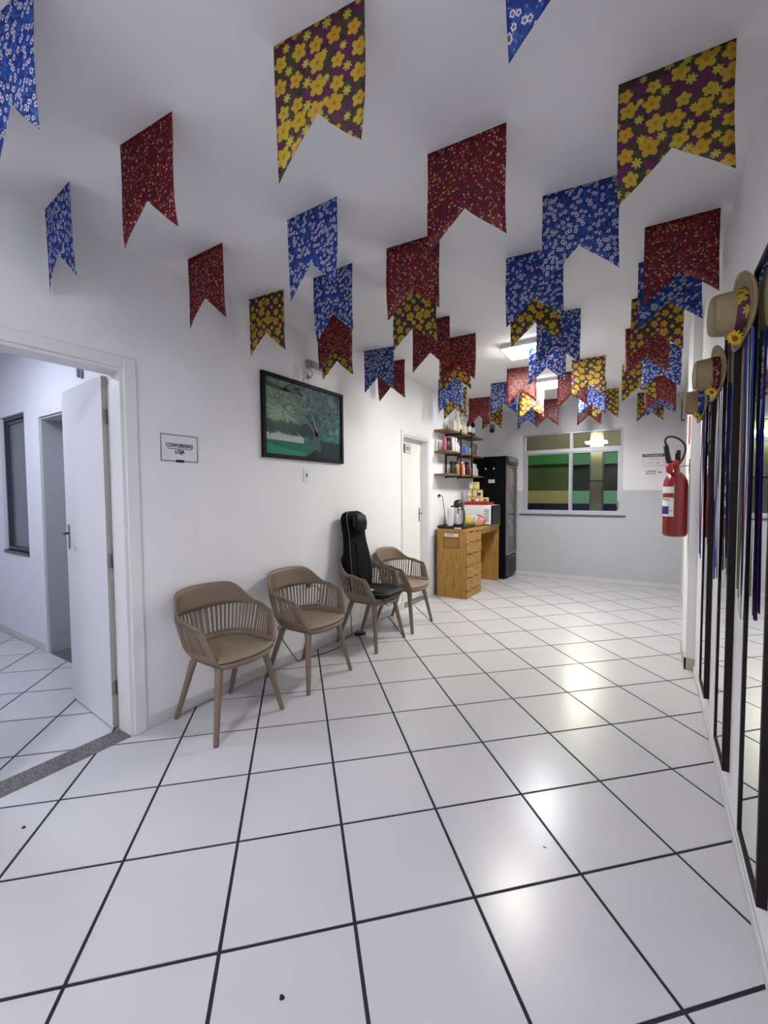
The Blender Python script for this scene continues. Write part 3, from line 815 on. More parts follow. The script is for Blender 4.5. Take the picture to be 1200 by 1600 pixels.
# ---------------------------------------------------------------- massage cushion on the third chair
mc = empty('massage_cushion', (-2.425, 3.492, 0.495), label='black massage seat cushion with padded head pillow, standing in the third armchair', cat='cushion')
def sect(c, wx, th, ax_u, ax_v, n=20, p=0.55):
    out = []
    for k_ in range(n):
        a = 2 * PI * k_ / n; ca, sa = math.cos(a), math.sin(a)
        out.append(c + ax_u * (wx / 2 * math.copysign(abs(ca) ** p, ca)) + ax_v * (th / 2 * math.copysign(abs(sa) ** p, sa)))
    return out
ax = Vector((-0.10, 0, 0.80)); axn = ax.normalized(); vv = Vector((axn.z, 0, -axn.x)); uv = Vector((0, 1, 0))
b0 = Vector((-0.10, -0.015, 0.03))
prof = [(0.0, 0.30, 0.04), (0.02, 0.37, 0.08), (0.12, 0.40, 0.12), (0.3, 0.395, 0.13), (0.45, 0.37, 0.12), (0.6, 0.325, 0.10), (0.72, 0.31, 0.10), (0.82, 0.33, 0.10), (0.92, 0.33, 0.095), (0.975, 0.28, 0.08), (1.0, 0.16, 0.04)]
MB().loft([sect(b0 + ax * t_, w_, h_, uv, vv) for t_, w_, h_ in prof]).build('backrest', BLACKF, mc)
prof2 = [(0.04, 0.10, 0.02), (0.06, 0.17, 0.03), (0.3, 0.19, 0.04), (0.55, 0.14, 0.04), (0.6, 0.10, 0.02)]
MB().loft([sect(b0 + ax * t_ + vv * 0.055, w_, h_, uv, vv) for t_, w_, h_ in prof2]).build('back_panel', BLACKF, mc, label='smooth centre panel of the backrest')
prof3 = [(0.735, 0.13, 0.04), (0.75, 0.19, 0.09), (0.84, 0.20, 0.13), (0.93, 0.19, 0.11), (0.965, 0.12, 0.04)]
MB().loft([sect(b0 + ax * t_ + vv * 0.075, w_, h_, uv, vv, p=0.65) for t_, w_, h_ in prof3]).build('head_pillow', BLACKL, mc)
for sg in (-1, 1):
    MB().tube([b0 + ax * t_ + uv * sg * w_ * 0.44 + vv * h_ * 0.42 for t_, w_, h_ in prof[1:]], 0.004, 6).build('piping', PIPING, mc, label='grey edge piping')
pw = [b0 + ax * t_ + uv * y_ + vv * 0.092 for t_, y_ in ((0.745, -0.08), (0.82, -0.1), (0.93, -0.095), (0.955, -0.05), (0.955, 0.05), (0.93, 0.095), (0.82, 0.1), (0.745, 0.08), (0.735, 0), (0.745, -0.08))]
MB().tube(pw, 0.003, 6).build('pillow_piping', PIPING, mc)
sx0 = 0.105
def spad(s_, z): return [Vector((sx0 + 0.01 + p[0], p[1], z)) for p in rrect(0.42 * s_, 0.40 * s_, 0.09 * s_, 5)]
MB().loft([spad(0.93, 0.0), spad(1.0, 0.015), spad(1.0, 0.045), spad(0.95, 0.062), spad(0.7, 0.066)]).build('seat_pad', BLACKL, mc)
MB().tube([v + Vector((0, 0, 0.0)) for v in spad(1.0, 0.048)] + [spad(1.0, 0.048)[0]], 0.003, 6).build('piping', PIPING, mc)
MB().box(0.10, 0.14, -0.16, -0.10, 0.064, 0.068).build('tag', WHITEP, mc, label='small white tag')
MB().tube([(0.27, -0.15, 0.0), (0.29, -0.13, -0.06), (0.285, -0.05, -0.09), (0.275, 0.04, -0.05), (0.26, 0.08, 0.0)], 0.0035, 6).build('strap', BLACKP, mc)

# cable and adapter
cb = empty('power_cable', (-2.70, 2.9, 0.65), label='thin black power cable running from the wall plug to an adapter on the floor', cat='cable')
pz = lambda pts: [(x + 2.70, y - 2.9, z - 0.65) for x, y, z in pts]
MB().box(-0.013, 0.02, -0.025, 0.015, -0.02, 0.03, 0.004).build('plug', BLACKP, cb)
cpts = [(-2.67, 2.92, 0.65), (-2.66, 3.0, 0.61), (-2.67, 3.03, 0.5), (-2.69, 2.95, 0.44), (-2.69, 2.64, 0.42), (-2.69, 2.50, 0.36), (-2.685, 2.56, 0.22), (-2.68, 2.64, 0.1), (-2.66, 2.70, 0.006), (-2.62, 2.85, 0.005), (-2.57, 2.98, 0.005), (-2.55, 3.15, 0.005), (-2.58, 3.28, 0.005), (-2.64, 3.36, 0.005), (-2.66, 3.46, 0.01), (-2.65, 3.5, 0.015)]
MB().tube(pz(cpts), 0.0042, 6).build('cord', BLACKP, cb)
ad = empty('power_adapter', (-2.60, 3.56, 0), rz=R(60), label='black power adapter brick lying on the floor by the skirting', cat='adapter')
MB().box(-0.05, 0.07, -0.025, 0.025, 0, 0.032, 0.006).build('body', BLACKP, ad)
MB().tube([(-0.05, 0, 0.015), (-0.09, -0.01, 0.03), (-0.10, -0.02, 0.2), (-0.11, -0.02, 0.40)], 0.004, 6).build('cord', BLACKP, ad)

# ---------------------------------------------------------------- picture, signs and switches on the left wall
pc = empty('framed_picture', (XL, 2.905, 1.815), label='black framed teal print of an old tree with sun rays', cat='picture')
PW, PH = 1.06, 0.705
h2 = PW / 2; fr = 0.035
MB().box(0, 0.032, -h2, -h2 + fr, 0, PH, 0.002).box(0, 0.032, h2 - fr, h2, 0, PH, 0.002).box(0, 0.032, -h2 + fr, h2 - fr, 0, fr, 0.002).box(0, 0.032, -h2 + fr, h2 - fr, PH - fr, PH, 0.002).build('frame', FRAMEB, pc)
def m_print():
    t = NT('teal_tree_print')
    tc = t.n('ShaderNodeTexCoord'); s_ = t.n('ShaderNodeSeparateXYZ'); t.l(tc.outputs['Object'], s_.inputs[0])
    y, z = s_.outputs[1], s_.outputs[2]
    v = tc.outputs['Object']
    n = t.noise(v, 5, 5, 0.6); n2 = t.noise(v, 22, 5, 0.7)
    c = t.ramp(n, (0.3, srgb(26, 62, 66)), (0.5, srgb(58, 104, 106)), (0.72, srgb(112, 158, 158)))
    c = t.mix(t.math('MULTIPLY', t.math('GREATER_THAN', n2, 0.5), 0.6), c, srgb(18, 44, 46))
    # green sunlit left side with rays from one point
    dy = t.math('SUBTRACT', y, -0.33); dz = t.math('SUBTRACT', z, 0.41)
    rr = t.math('SQRT', t.math('ADD', t.math('MULTIPLY', dy, dy), t.math('MULTIPLY', dz, dz)))
    ang = t.math('ARCTAN2', dz, dy)
    ray = t.math('ADD', t.math('MULTIPLY', t.math('COSINE', t.math('MULTIPLY', ang, 17)), 0.5), 0.5)
    g = t.math('MAXIMUM', t.math('SUBTRACT', 1.0, t.math('MULTIPLY', rr, 3.2)), 0.0)
    g2 = t.math('MULTIPLY', g, t.math('ADD', t.math('MULTIPLY', ray, 0.5), 0.45))
    lft = t.math('MINIMUM', t.math('MAXIMUM', t.math('MULTIPLY', y, -1.2), 0.0), 0.3)
    c = t.mix(lft, c, srgb(110, 140, 112))
    c = t.mix(t.math('MINIMUM', t.math('MULTIPLY', g2, 0.75), 1.0), c, srgb(196, 214, 176))
    # sky gap, hedge, lawn, dark mound
    zw = t.math('ADD', z, t.math('MULTIPLY', t.math('SUBTRACT', n2, 0.5), 0.16))
    gap = t.math('MULTIPLY', t.math('LESS_THAN', zw, 0.21), t.math('LESS_THAN', t.math('ADD', y, t.math('MULTIPLY', n, 0.2)), 0.05))
    c = t.mix(gap, c, srgb(170, 176, 184))
    c = t.mix(t.math('MULTIPLY', t.math('LESS_THAN', z, 0.155), t.math('LESS_THAN', y, 0.12)), c, t.mix(n2, srgb(14, 58, 46), srgb(40, 128, 96)))
    c = t.mix(t.math('MULTIPLY', t.math('LESS_THAN', t.math('ADD', z, t.math('MULTIPLY', y, 0.13)), 0.06), t.math('LESS_THAN', y, 0.12)), c, srgb(44, 128, 104))
    md = t.math('ADD', 0.175, t.math('MULTIPLY', t.math('ABSOLUTE', t.math('SUBTRACT', y, 0.25)), -0.5))
    c = t.mix(t.math('LESS_THAN', z, md), c, srgb(24, 28, 34))
    c = t.mix(t.math('MULTIPLY', t.math('LESS_THAN', zw, 0.2), t.math('GREATER_THAN', t.math('ADD', y, t.math('MULTIPLY', n2, 0.3)), 0.27)), c, srgb(20, 50, 54))
    fol = t.math('MULTIPLY', t.math('LESS_THAN', t.math('ABSOLUTE', t.math('SUBTRACT', zw, 0.27)), 0.055), t.math('LESS_THAN', y, 0.1))
    c = t.mix(t.math('MULTIPLY', fol, 0.75), c, srgb(16, 44, 42))
    t.l(c, t.b.inputs['Base Color']); t.b.inputs['Roughness'].default_value = 0.5; t.b.inputs['Specular IOR Level'].default_value = 0.15
    return t.m
MB().box(0.004, 0.018, -h2 + fr, h2 - fr, fr, PH - fr).build('print', m_print(), pc)
br = MB(); rb = random.Random(5)
def branch(y, z, a, L, w_, d):
    n = 5; pts = [(y, z)]
    for i in range(n):
        a += rb.uniform(-0.22, 0.22); y += math.cos(a) * L / n; z += math.sin(a) * L / n; pts.append((y, z))
    for i, (p, q) in enumerate(zip(pts, pts[1:])):
        wa, wb = w_ * (1 - 0.13 * i), w_ * (1 - 0.13 * (i + 1))
        t_ = Vector((q[0] - p[0], q[1] - p[1])).normalized(); nn = Vector((-t_.y, t_.x))
        P4 = [Vector(p) + nn * wa, Vector(p) - nn * wa, Vector(q) - nn * wb, Vector(q) + nn * wb]
        if all(-h2 + fr < c.x < h2 - fr and fr < c.y < PH - fr for c in P4):
            br.bm.faces.new([br.bm.verts.new((0.0186, c.x, c.y)) for c in P4])
    if d > 0:
        for _ in range(3 if d > 1 else 2):
            k_ = rb.randint(2, n); branch(pts[k_][0], pts[k_][1], a + rb.choice((-1, 1)) * rb.uniform(0.35, 0.9), L * rb.uniform(0.5, 0.8), w_ * 0.5, d - 1)
branch(0.16, 0.10, PI / 2 - 0.05, 0.22, 0.034, 0)
branch(0.16, 0.28, 2.05, 0.34, 0.018, 4); branch(0.17, 0.28, 1.1, 0.3, 0.016, 4); branch(0.15, 0.24, 2.5, 0.32, 0.016, 4); branch(0.18, 0.26, 0.6, 0.3, 0.009, 3)
branch(-0.49, 0.62, -0.35, 0.5, 0.02, 3)
br.build('tree_strokes', mat('dark_teal_ink', srgb(22, 48, 52), 0.4), pc)

sg_ = empty('door_sign', (XL, 1.664, 1.822), label='white wall sign reading COWORKING LOJA beside the office doorway', cat='sign')
MB().box(0, 0.006, -0.138, 0.138, -0.095, 0.095).build('plate', SIGNP, sg_)
f = MB()
for y0, y1, z0, z1 in ((-0.132, 0.132, 0.085, 0.089), (-0.132, -0.128, -0.089, 0.089), (0.128, 0.132, -0.089, 0.089), (-0.132, -0.032, -0.089, -0.085), (0.032, 0.132, -0.089, -0.085), (-0.088, 0.088, -0.006, -0.002)):
    f.box(0.006, 0.0072, y0, y1, z0, z1)
f.box(0.006, 0.0075, -0.030, 0.030, -0.095, -0.078)
f.build('border', INK, sg_)
text('COWORKING', 0.036, INK, sg_, loc=(0.0068, 0, 0.0165), rot=(R(90), 0, R(90)), bold=0.0009, sx=0.84)
text('LOJA', 0.036, INK, sg_, loc=(0.0068, 0, -0.025), rot=(R(90), 0, R(90)), bold=0.0009, sx=0.84)

sw = empty('light_switch', (XL, 2.902, 1.682), label='white light switch under the framed picture', cat='switch')
MB().box(0, 0.008, -0.042, 0.042, -0.062, 0.062, 0.004).build('plate', WHITEP, sw)
MB().box(0.008, 0.012, -0.008, 0.008, -0.018, 0.018, 0.001).build('rocker', mat('dark_rocker', srgb(70, 70, 72), 0.5), sw)
ol = empty('wall_outlet', (XL, 2.885, 0.648), label='white wall outlet behind the second armchair', cat='outlet')
MB().box(0, 0.002, -0.05, 0.05, -0.06, 0.06).build('plate', WHITEP, ol)
for i, (y, lab) in enumerate(((2.80, 'white blank wall plate above the picture, left of the pair'), (2.93, 'white socket plate above the picture under the emergency lamp'))):
    p_ = empty('wall_plate', (XL, y, 2.60), label=lab, cat='socket')
    MB().box(0, 0.009, -0.042, 0.042, -0.065, 0.065, 0.004).build('plate', WHITEP, p_)
    MB().box(0.009, 0.0105, -0.026, 0.026, -0.045, 0.045, 0.0005).build('insert', mat('pale_grey_insert', srgb(205, 205, 212), 0.4), p_)
    if i: MB().box(0.0105, 0.04, -0.015, 0.015, -0.03, 0.0, 0.004).build('plug', GREYP, p_)
el = empty('emergency_lamp', (XL, 3.03, 2.70), label='grey emergency lamp bar on the wall above the picture', cat='lamp')
MB().box(0, 0.055, -0.12, 0.16, -0.035, 0.04, 0.008).build('body', GREYP, el)
MB().box(0.01, 0.05, -0.10, 0.14, -0.045, -0.034, 0.003).build('reflector', WHITEP, el)
MB().tube([(0.02, -0.08, -0.03), (0.035, -0.06, -0.07), (0.03, -0.07, -0.11), (0.03, -0.10, -0.115)], 0.004, 6).build('cord', GREYP, el)

# ---------------------------------------------------------------- mirrors with hats and ribbons
def mirror(y0, y1, lab):
    o = empty('wall_mirror', (XR, (y0 + y1) / 2, 0.19), label=lab, cat='mirror', group='tall framed mirrors on the right wall')
    hw = (y1 - y0) / 2; H = 2.12; d = 0.028; t_ = 0.022
    MB().box(-d, 0, -hw, -hw + t_, 0, H, 0.001).build('frame_side', FRAMEW, o)
    MB().box(-d, 0, hw - t_, hw, 0, H, 0.001).build('frame_side', FRAMEW, o)
    MB().box(-d, 0, -hw + t_, hw - t_, 0, t_, 0.001).build('frame_bottom', FRAMEW, o)
    MB().box(-d, 0, -hw + t_, hw - t_, H - t_, H, 0.001).build('frame_top', FRAMEW, o)
    MB().box(-d + 0.006, -0.004, -hw + t_ - 0.002, hw - t_ + 0.002, t_ - 0.002, H - t_ + 0.002).build('mirror_glass', MIRROR, o)
    return o
mirror(1.70, 2.06, 'tall dark framed mirror nearest the camera on the right wall')
mirror(2.47, 2.79, 'tall dark framed mirror in the middle of the right wall')
mirror(3.29, 3.61, 'tall dark framed mirror farthest from the camera, next to the pilaster')

def m_sunflower(): return mat('yellow_petal', srgb(226, 190, 30), 0.6, var=0.25, nscale=30)
def hat(y, z, cloth, lab, rz):
    o = empty('straw_hat', (XR - 0.032, y, z), label=lab, cat='hat', group='straw hats hung on the mirrors')
    # local axis of the hat: -x away from the wall
    M = Matrix.Rotation(R(rz), 4, 'Z') @ Matrix.Rotation(R(-90), 4, 'Y')
    br_ = MB(); n = 32; rings = []
    for r, zq in ((0.081, 0.020), (0.12, 0.016), (0.138, 0.022), (0.147, 0.030), (0.149, 0.025), (0.138, 0.015), (0.12, 0.010), (0.081, 0.012)):
        rings.append([M @ Vector((r * math.cos(2 * PI * i / n) * 0.95, r * math.sin(2 * PI * i / n), zq + 0.010 * math.cos(4 * PI * i / n) * max(0, (r - 0.086) / 0.07))) for i in range(n)])
    br_.loft(rings + [rings[0]], cap=False).build('brim', STRAW, o)
    MB().lathe([(0.083, 0.014), (0.082, 0.05), (0.077, 0.095), (0.074, 0.110), (0.068, 0.118), (0.05, 0.121), (0.02, 0.118), (0.0, 0.114)], 28, M).build('crown', STRAW, o)
    MB().lathe([(0.0845, 0.018), (0.0855, 0.020), (0.0840, 0.052), (0.0822, 0.053)], 28, M, False).build('hat_band', CLOTH[cloth], o)
    # sunflower under the crown
    fm = MB(); c = M @ Vector((-0.096, -0.012, 0.042))
    fl = Matrix.Translation(c) @ Matrix.Rotation(R(rz), 4, 'Z') @ Matrix.Rotation(R(225), 4, 'Y') @ Matrix.Rotation(R(20), 4, 'X') @ Matrix.Scale(0.72, 4)
    for k_ in range(14):
        a = 2 * PI * k_ / 14
        q = fl @ Matrix.Rotation(a, 4, 'Z')
        fm.loft([[q @ Vector(p) for p in ((0.012, -0.006, 0.0), (0.012, 0.006, 0.0), (0.012, 0.0, 0.003))], [q @ Vector(p) for p in ((0.032, -0.011, 0.004), (0.032, 0.011, 0.004), (0.032, 0, 0.008))], [q @ Vector(p) for p in ((0.055, -0.002, -0.002), (0.055, 0.002, -0.002), (0.055, 0, 0.001))]])
    sf = fm.build('sunflower', m_sunflower(), o)
    MB().lathe([(0.0, 0.010), (0.012, 0.009), (0.018, 0.002), (0.012, -0.002)], 14, fl).build('flower_centre', mat('orange_brown_seed', srgb(150, 70, 20), 0.8, var=0.4, nscale=80), sf)
    return o
def ribbons(y, ztop, cols, lens, lab, seed, wd=0.024):
    o = empty('ribbon_bunch', (XR - 0.034, y, ztop), label=lab, cat='ribbon', group='bunches of satin ribbons on the mirrors')
    rr = random.Random(seed)
    for i, (c, L) in enumerate(zip(cols, lens)):
        y0 = (i - (len(cols) - 1) / 2) * wd * 0.72; x0 = -0.004 - 0.005 * (i % 3)
        ph = rr.uniform(0, 6); N = 16; rings = []
        for j in range(N + 1):
            t_ = j / N; z = -L * t_
            yy = y0 * (1 - 0.25 * t_) + 0.005 * math.sin(3 * t_ + ph) ; tw = 0.5 * math.sin(2.2 * t_ + ph)
            dx, dy = math.sin(tw) * wd / 2 * 0.35, math.cos(tw) * wd / 2
            xx = x0 + 0.003 * math.sin(4 * t_ + ph)
            rings.append([(xx - dx, yy - dy, z), (xx + dx, yy + dy, z), (xx + dx - 0.0008, yy + dy, z), (xx - dx - 0.0008, yy - dy, z)])
        m_ = MATS.get('satin_' + c[0]) or mat('satin_' + c[0], srgb(*c[1]), 0.6, var=0.1, nscale=20, spec=0.2)
        MB().loft(rings).build('ribbon', m_, o, label=c[0].replace('_', ' ') + ' ribbon')
    return o
def m_satin(name, stops):
    t = NT(name); tc = t.n('ShaderNodeTexCoord'); sx = t.n('ShaderNodeSeparateXYZ'); t.l(tc.outputs['Object'], sx.inputs[0])
    t.l(t.ramp(t.math('MULTIPLY', sx.outputs[2], -0.93), *[(p, srgb(*c)) for p, c in stops]), t.b.inputs['Base Color'])
    t.b.inputs['Roughness'].default_value = 0.6; t.b.inputs['Specular IOR Level'].default_value = 0.2; MATS['satin_' + name] = t.m
RB = {'blue': ('blue', (30, 56, 150)), 'navy': ('navy', (22, 20, 66)), 'purple': ('purple', (62, 30, 96)), 'yellow': ('yellow', (168, 150, 60)), 'green': ('green', (30, 80, 46)), 'brown': ('brown', (100, 66, 56)), 'cream': ('cream', (190, 190, 180)),
      'fade1': ('blue_to_purple', None), 'fade2': ('purple_to_blue', None), 'fade3': ('blue_to_magenta', None)}
m_satin('blue_to_purple', [(0.0, (32, 62, 158)), (0.45, (34, 40, 120)), (0.62, (72, 26, 84)), (0.8, (30, 30, 110)), (1.0, (110, 24, 90))])
m_satin('purple_to_blue', [(0.0, (60, 30, 110)), (0.45, (70, 28, 96)), (0.66, (118, 24, 60)), (0.8, (60, 40, 110)), (1.0, (28, 52, 150))])
m_satin('blue_to_magenta', [(0.0, (34, 66, 165)), (0.5, (30, 46, 130)), (0.68, (126, 30, 40)), (1.0, (128, 28, 84))])
hat(2.10, 2.185, 'y', 'straw hat with a purple and yellow flowered band, nearest the camera', 5)
hat(2.82, 2.125, 'r', 'straw hat with a dark red band on the middle mirror', 5)
hat(3.63, 2.12, 'b', 'straw hat with a blue band on the farthest mirror', 5)
ribbons(2.03, 2.08, [RB[k_] for k_ in ('fade1', 'navy', 'fade3', 'blue', 'fade1', 'brown', 'yellow', 'green')], [1.04, 1.0, 1.02, 1.05, 1.04, 0.98, 0.97, 0.95], 'long bunch of blue, purple and yellow ribbons hanging from the nearest hat', 2, 0.027)
ribbons(2.77, 2.06, [RB[k_] for k_ in ('blue', 'fade1', 'blue', 'fade3', 'brown', 'cream', 'green')], [1.0, 0.98, 1.01, 0.95, 0.9, 0.6, 0.97], 'long bunch of ribbons, mostly blue, hanging from the middle hat', 4, 0.027)
ribbons(3.56, 2.05, [RB[k_] for k_ in ('purple', 'fade2', 'fade2', 'fade2')], [0.9, 1.0, 0.97, 1.0], 'long bunch of ribbons, mostly purple, hanging from the farthest hat', 6, 0.034)

# ---------------------------------------------------------------- fire extinguisher and signs on the right / back wall
fe = empty('fire_extinguisher', (0.172, 4.39, 1.12), label='red carbon dioxide fire extinguisher with black horn hanging by the pilaster', cat='extinguisher')
rc = 0.09
MB().lathe([(0.06, 0.0), (0.082, 0.006), (rc, 0.03), (rc, 0.44), (0.085, 0.48), (0.068, 0.52), (0.045, 0.548), (0.03, 0.56), (0.026, 0.59), (0.0, 0.59)], 32).build('cylinder', REDM, fe)
MB().lathe([(0.0, 0.58), (0.022, 0.58), (0.024, 0.62), (0.018, 0.64), (0.018, 0.66), (0.0, 0.66)], 16).box(-0.055, 0.04, -0.012, 0.012, 0.635, 0.655, 0.003).build('valve', REDP, fe)
MB().loft([[(0.012 + a * 0.02 + (0.0), b_ * 0.014, z) for a, b_ in ((1, 0), (.7, .7), (0, 1), (-.7, .7), (-1, 0), (-.7, -.7), (0, -1), (.7, -.7))] for z in (0.65, 0.70, 0.74)]).build('grip', BLACKP, fe)
hose = [(0.02, -0.0, 0.62), (0.05, -0.01, 0.68), (0.062, -0.02, 0.76), (0.03, -0.03, 0.82), (-0.03, -0.035, 0.855), (-0.07, -0.04, 0.85), (-0.082, -0.04, 0.82), (-0.078, -0.04, 0.77)]
def smooth_path(P, n=5):
    P = [Vector(p) for p in P]; out = []
    for i in range(len(P) - 1):
        p0, p1, p2, p3 = P[max(0, i - 1)], P[i], P[i + 1], P[min(len(P) - 1, i + 2)]
        for j in range(n):
            t_ = j / n
            out.append(0.5 * ((2 * p1) + (p2 - p0) * t_ + (2 * p0 - 5 * p1 + 4 * p2 - p3) * t_ ** 2 + (3 * p1 - p0 - 3 * p2 + p3) * t_ ** 3))
    out.append(P[-1]); return out
MB().tube(smooth_path(hose), 0.0085, 8).build('hose', BLACKP, fe)
MB().tube([(-0.078, -0.04, 0.80), (-0.075, -0.042, 0.77), (-0.05, -0.05, 0.62)], [0.012, 0.020, 0.021], 12).build('horn_handle', BLACKP, fe)
MB().tube([(-0.052, -0.05, 0.63), (-0.047, -0.052, 0.565), (-0.035, -0.055, 0.55)], [0.026, 0.026, 0.02], 12).build('horn_holder', REDP, fe)
def curved_label(a0, a1, z0, z1, m, nm, r=rc + 0.0008):
    n = 10; rings = []
    for i in range(n + 1):
        a = R(a0 + (a1 - a0) * i / n)
        rings.append([(rr_ * math.cos(a), rr_ * math.sin(a), z) for rr_, z in ((r, z0), (r + 0.001, z0), (r + 0.001, z1), (r, z1))])
    return MB().loft(rings, smooth=False).build(nm, m, fe)
curved_label(180, 262, 0.375, 0.43, PAPER, 'label')
curved_label(180, 262, 0.175, 0.335, PAPER, 'label')
curved_label(180, 238, 0.195, 0.262, BLUEI, 'label_print', rc + 0.002)
curved_label(180, 240, 0.318, 0.325, INK, 'label_print', rc + 0.002)
curved_label(240, 258, 0.225, 0.229, INK, 'label_print', rc + 0.002)
MB().tube([(0.02, 0.0, 0.60), (0.06, -0.02, 0.605), (0.095, -0.02, 0.605)], 0.004, 6).tube([(0.092, -0.02, 0.54), (0.092, -0.02, 0.66)], 0.004, 6).build('wall_hook', STEEL, fe)

rs = empty('round_safety_sign', (0.268, 4.52, 2.04), label='round red bordered safety sign on the pilaster side above the extinguisher', cat='sign')
MY = Matrix.Rotation(R(-90), 4, 'Y')
MB().lathe([(0.125, 0.0), (0.125, 0.003), (0.0, 0.003)], 32, MY, False).build('disc', REDP, rs)
MB().lathe([(0.09, 0.003), (0.09, 0.004), (0.0, 0.004)], 32, MY, False).build('disc_centre', mat('pinkish_disc', srgb(196, 150, 146), 0.5), rs)

def rot_text(s, size, m, par, x, z, **k): return text(s, size, m, par, loc=(x, -0.0045, z), rot=(R(90), 0, 0), **k)
n1 = empty('wall_notice', (0.012, YB, 2.005), label='white notice with a black header strip beside the extinguisher', cat='sign')
MB().box(-0.145, 0.145, -0.003, 0, -0.095, 0.095).build('sheet', PAPER, n1)
MB().box(-0.145, 0.145, -0.004, -0.003, 0.05, 0.095).box(-0.145, -0.142, -0.004, -0.003, -0.095, 0.05).box(0.142, 0.145, -0.004, -0.003, -0.095, 0.05).box(-0.142, 0.142, -0.004, -0.003, -0.095, -0.092).build('border', INK, n1)
rot_text('CAFFE DOS MOMENTOS', 0.024, WHITEI, n1, 0, 0.072, bold=0.0006, sx=0.95)
rot_text('MARTIM MORAES', 0.016, INK, n1, 0.0, 0.018)
rot_text('Cabeleireiro', 0.013, INK, n1, -0.035, -0.05)
MB().lathe([(0.009, 0.003), (0.009, 0.0045), (0.0, 0.0045)], 12, Matrix.Translation((0.06, 0, -0.05)) @ Matrix.Rotation(R(90), 4, 'X'), False).build('mark', INK, n1)
n2 = empty('direction_notice', (0.018, YB, 1.81), label='small black floor lettering with an arrow below the framed notice', cat='sign')
MB().box(-0.12, 0.12, -0.003, 0, -0.042, 0.042).build('sheet', PAPER, n2)
rot_text('3º ANDARES', 0.03, INK, n2, -0.035, 0.019, bold=0.0008, sx=0.82)
rot_text('RES. 10 A 12', 0.03, INK, n2, -0.035, -0.018, bold=0.0008, sx=0.82)
MB().prism([(0.06, 0.006), (0.088, 0.006), (0.088, 0.014), (0.110, 0.0), (0.088, -0.014), (0.088, -0.006), (0.06, -0.006)], -0.0045, -0.003, 'y').build('arrow', INK, n2)

eb = empty('cable_box', (0.378, YB, 2.59), label='narrow white box with a dark edge high on the back wall in the right corner', cat='box')
MB().box(-0.012, 0.02, -0.05, 0, 0, 0.30, 0.003).build('body', WHITEP, eb)
MB().box(-0.022, -0.012, -0.052, 0, -0.008, 0.30, 0.002).box(-0.022, 0.02, -0.052, 0, -0.012, 0.0, 0.002).build('edge', BLACKP, eb)
sc_ = empty('security_camera', (-2.56, YB, 2.68), label='small black lens security camera on the back wall above the refrigerator', cat='camera')
MB().lathe([(0.0, 0.055), (0.03, 0.05), (0.042, 0.03), (0.042, 0.0)], 20, Matrix.Rotation(R(90), 4, 'X')).build('dome', BLACKP, sc_)
MB().box(-0.05, 0.05, -0.012, 0, 0.03, 0.12, 0.006).build('mount', mat('grey_mount', srgb(140, 142, 132), 0.6), sc_)

# ---------------------------------------------------------------- pine counter
DY0, DY1, DX0, DX1, DZ = 5.56, 7.08, -2.64, -2.19, 0.985
ct = empty('pine_counter', (0, 0, 0), label='varnished pine counter with recessed square niche standing below the wall shelves', cat='counter')
MB().box(DX0, DX1 - 0.01, DY0, DY0 + 0.02, 0, DZ - 0.03).build('side_panel', PINE, ct)
def front_block():
    # scalloped boards stacked on the drawer block front
    zs = [0.0, 0.115, 0.30, 0.46, 0.64, 0.80, DZ - 0.03]
    for z0, z1 in zip(zs, zs[1:]):
        n = 14; top = []; bot = []
        for i in range(n + 1):
            y = DY0 + 0.01 + (0.60 - 0.01) * i / n
            top.append((y, z1 - 0.014 + 0.010 * math.sin(i * 1.1 + z1 * 20))); bot.append((y, z0 + 0.012 * math.sin(i * 1.1 + z0 * 20) if z0 > 0 else 0))
        MB().prism(bot + list(reversed(top)), DX1 - 0.016, DX1 + 0.004 + random.uniform(0, 0.016), 'x').build('board', PINEY, ct)
front_block()
MB().box(DX1 - 0.03, DX1 - 0.018, DY0 + 0.02, DY0 + 0.58, 0, DZ - 0.03).build('board_backing', mat('dark_board_gap', srgb(84, 54, 24), 0.7), ct)
MB().box(DX0, DX1 - 0.02, DY0 + 0.58, DY0 + 0.60, 0, DZ - 0.03).build('inner_panel', PINE, ct)
MB().box(DX0, DX1 - 0.005, DY1 - 0.03, DY1, 0, DZ - 0.03).build('side_panel', PINE, ct)
MB().box(DX0, DX0 + 0.02, DY0 + 0.6, DY1 - 0.03, 0.35, DZ - 0.03).build('back_panel', PINEY, ct)
MB().box(DX1 - 0.03, DX1 - 0.01, DY0 + 0.60, DY1 - 0.03, DZ - 0.11, DZ - 0.03).build('apron', PINEY, ct)
MB().prism([(DX0 - 0.0, DY0 - 0.012), (DX1 - 0.06, DY0 - 0.012), (DX1 - 0.005, DY0 + 0.01), (DX1 + 0.015, DY0 + 0.06), (DX1 + 0.015, DY1), (DX0, DY1)], DZ - 0.03, DZ).build('countertop', PINEY, ct)
hz = MB()
for x0, x1, z0, z1 in ((-2.535, -2.525, 0.72, 0.865), (-2.305, -2.295, 0.72, 0.865), (-2.535, -2.295, 0.72, 0.73), (-2.535, -2.295, 0.855, 0.865)):
    hz.box(x0, x1, DY0 - 0.006, DY0, z0, z1)
hz.build('niche_rim', mat('dark_pine_rim', srgb(104, 68, 30), 0.5), ct)
MB().box(-2.525, -2.305, DY0 - 0.003, DY0, 0.73, 0.855).build('niche_door', mat('niche_pine', srgb(150, 112, 56), 0.5, var=0.2, nscale=14), ct)
cl = empty('counter_label', (-2.41, DY0, 0.905), label='small white word label above the niche on the counter side', cat='label')
MB().box(-0.105, 0.105, -0.004, 0, -0.022, 0.022, 0.002).build('plate', PAPER, cl)
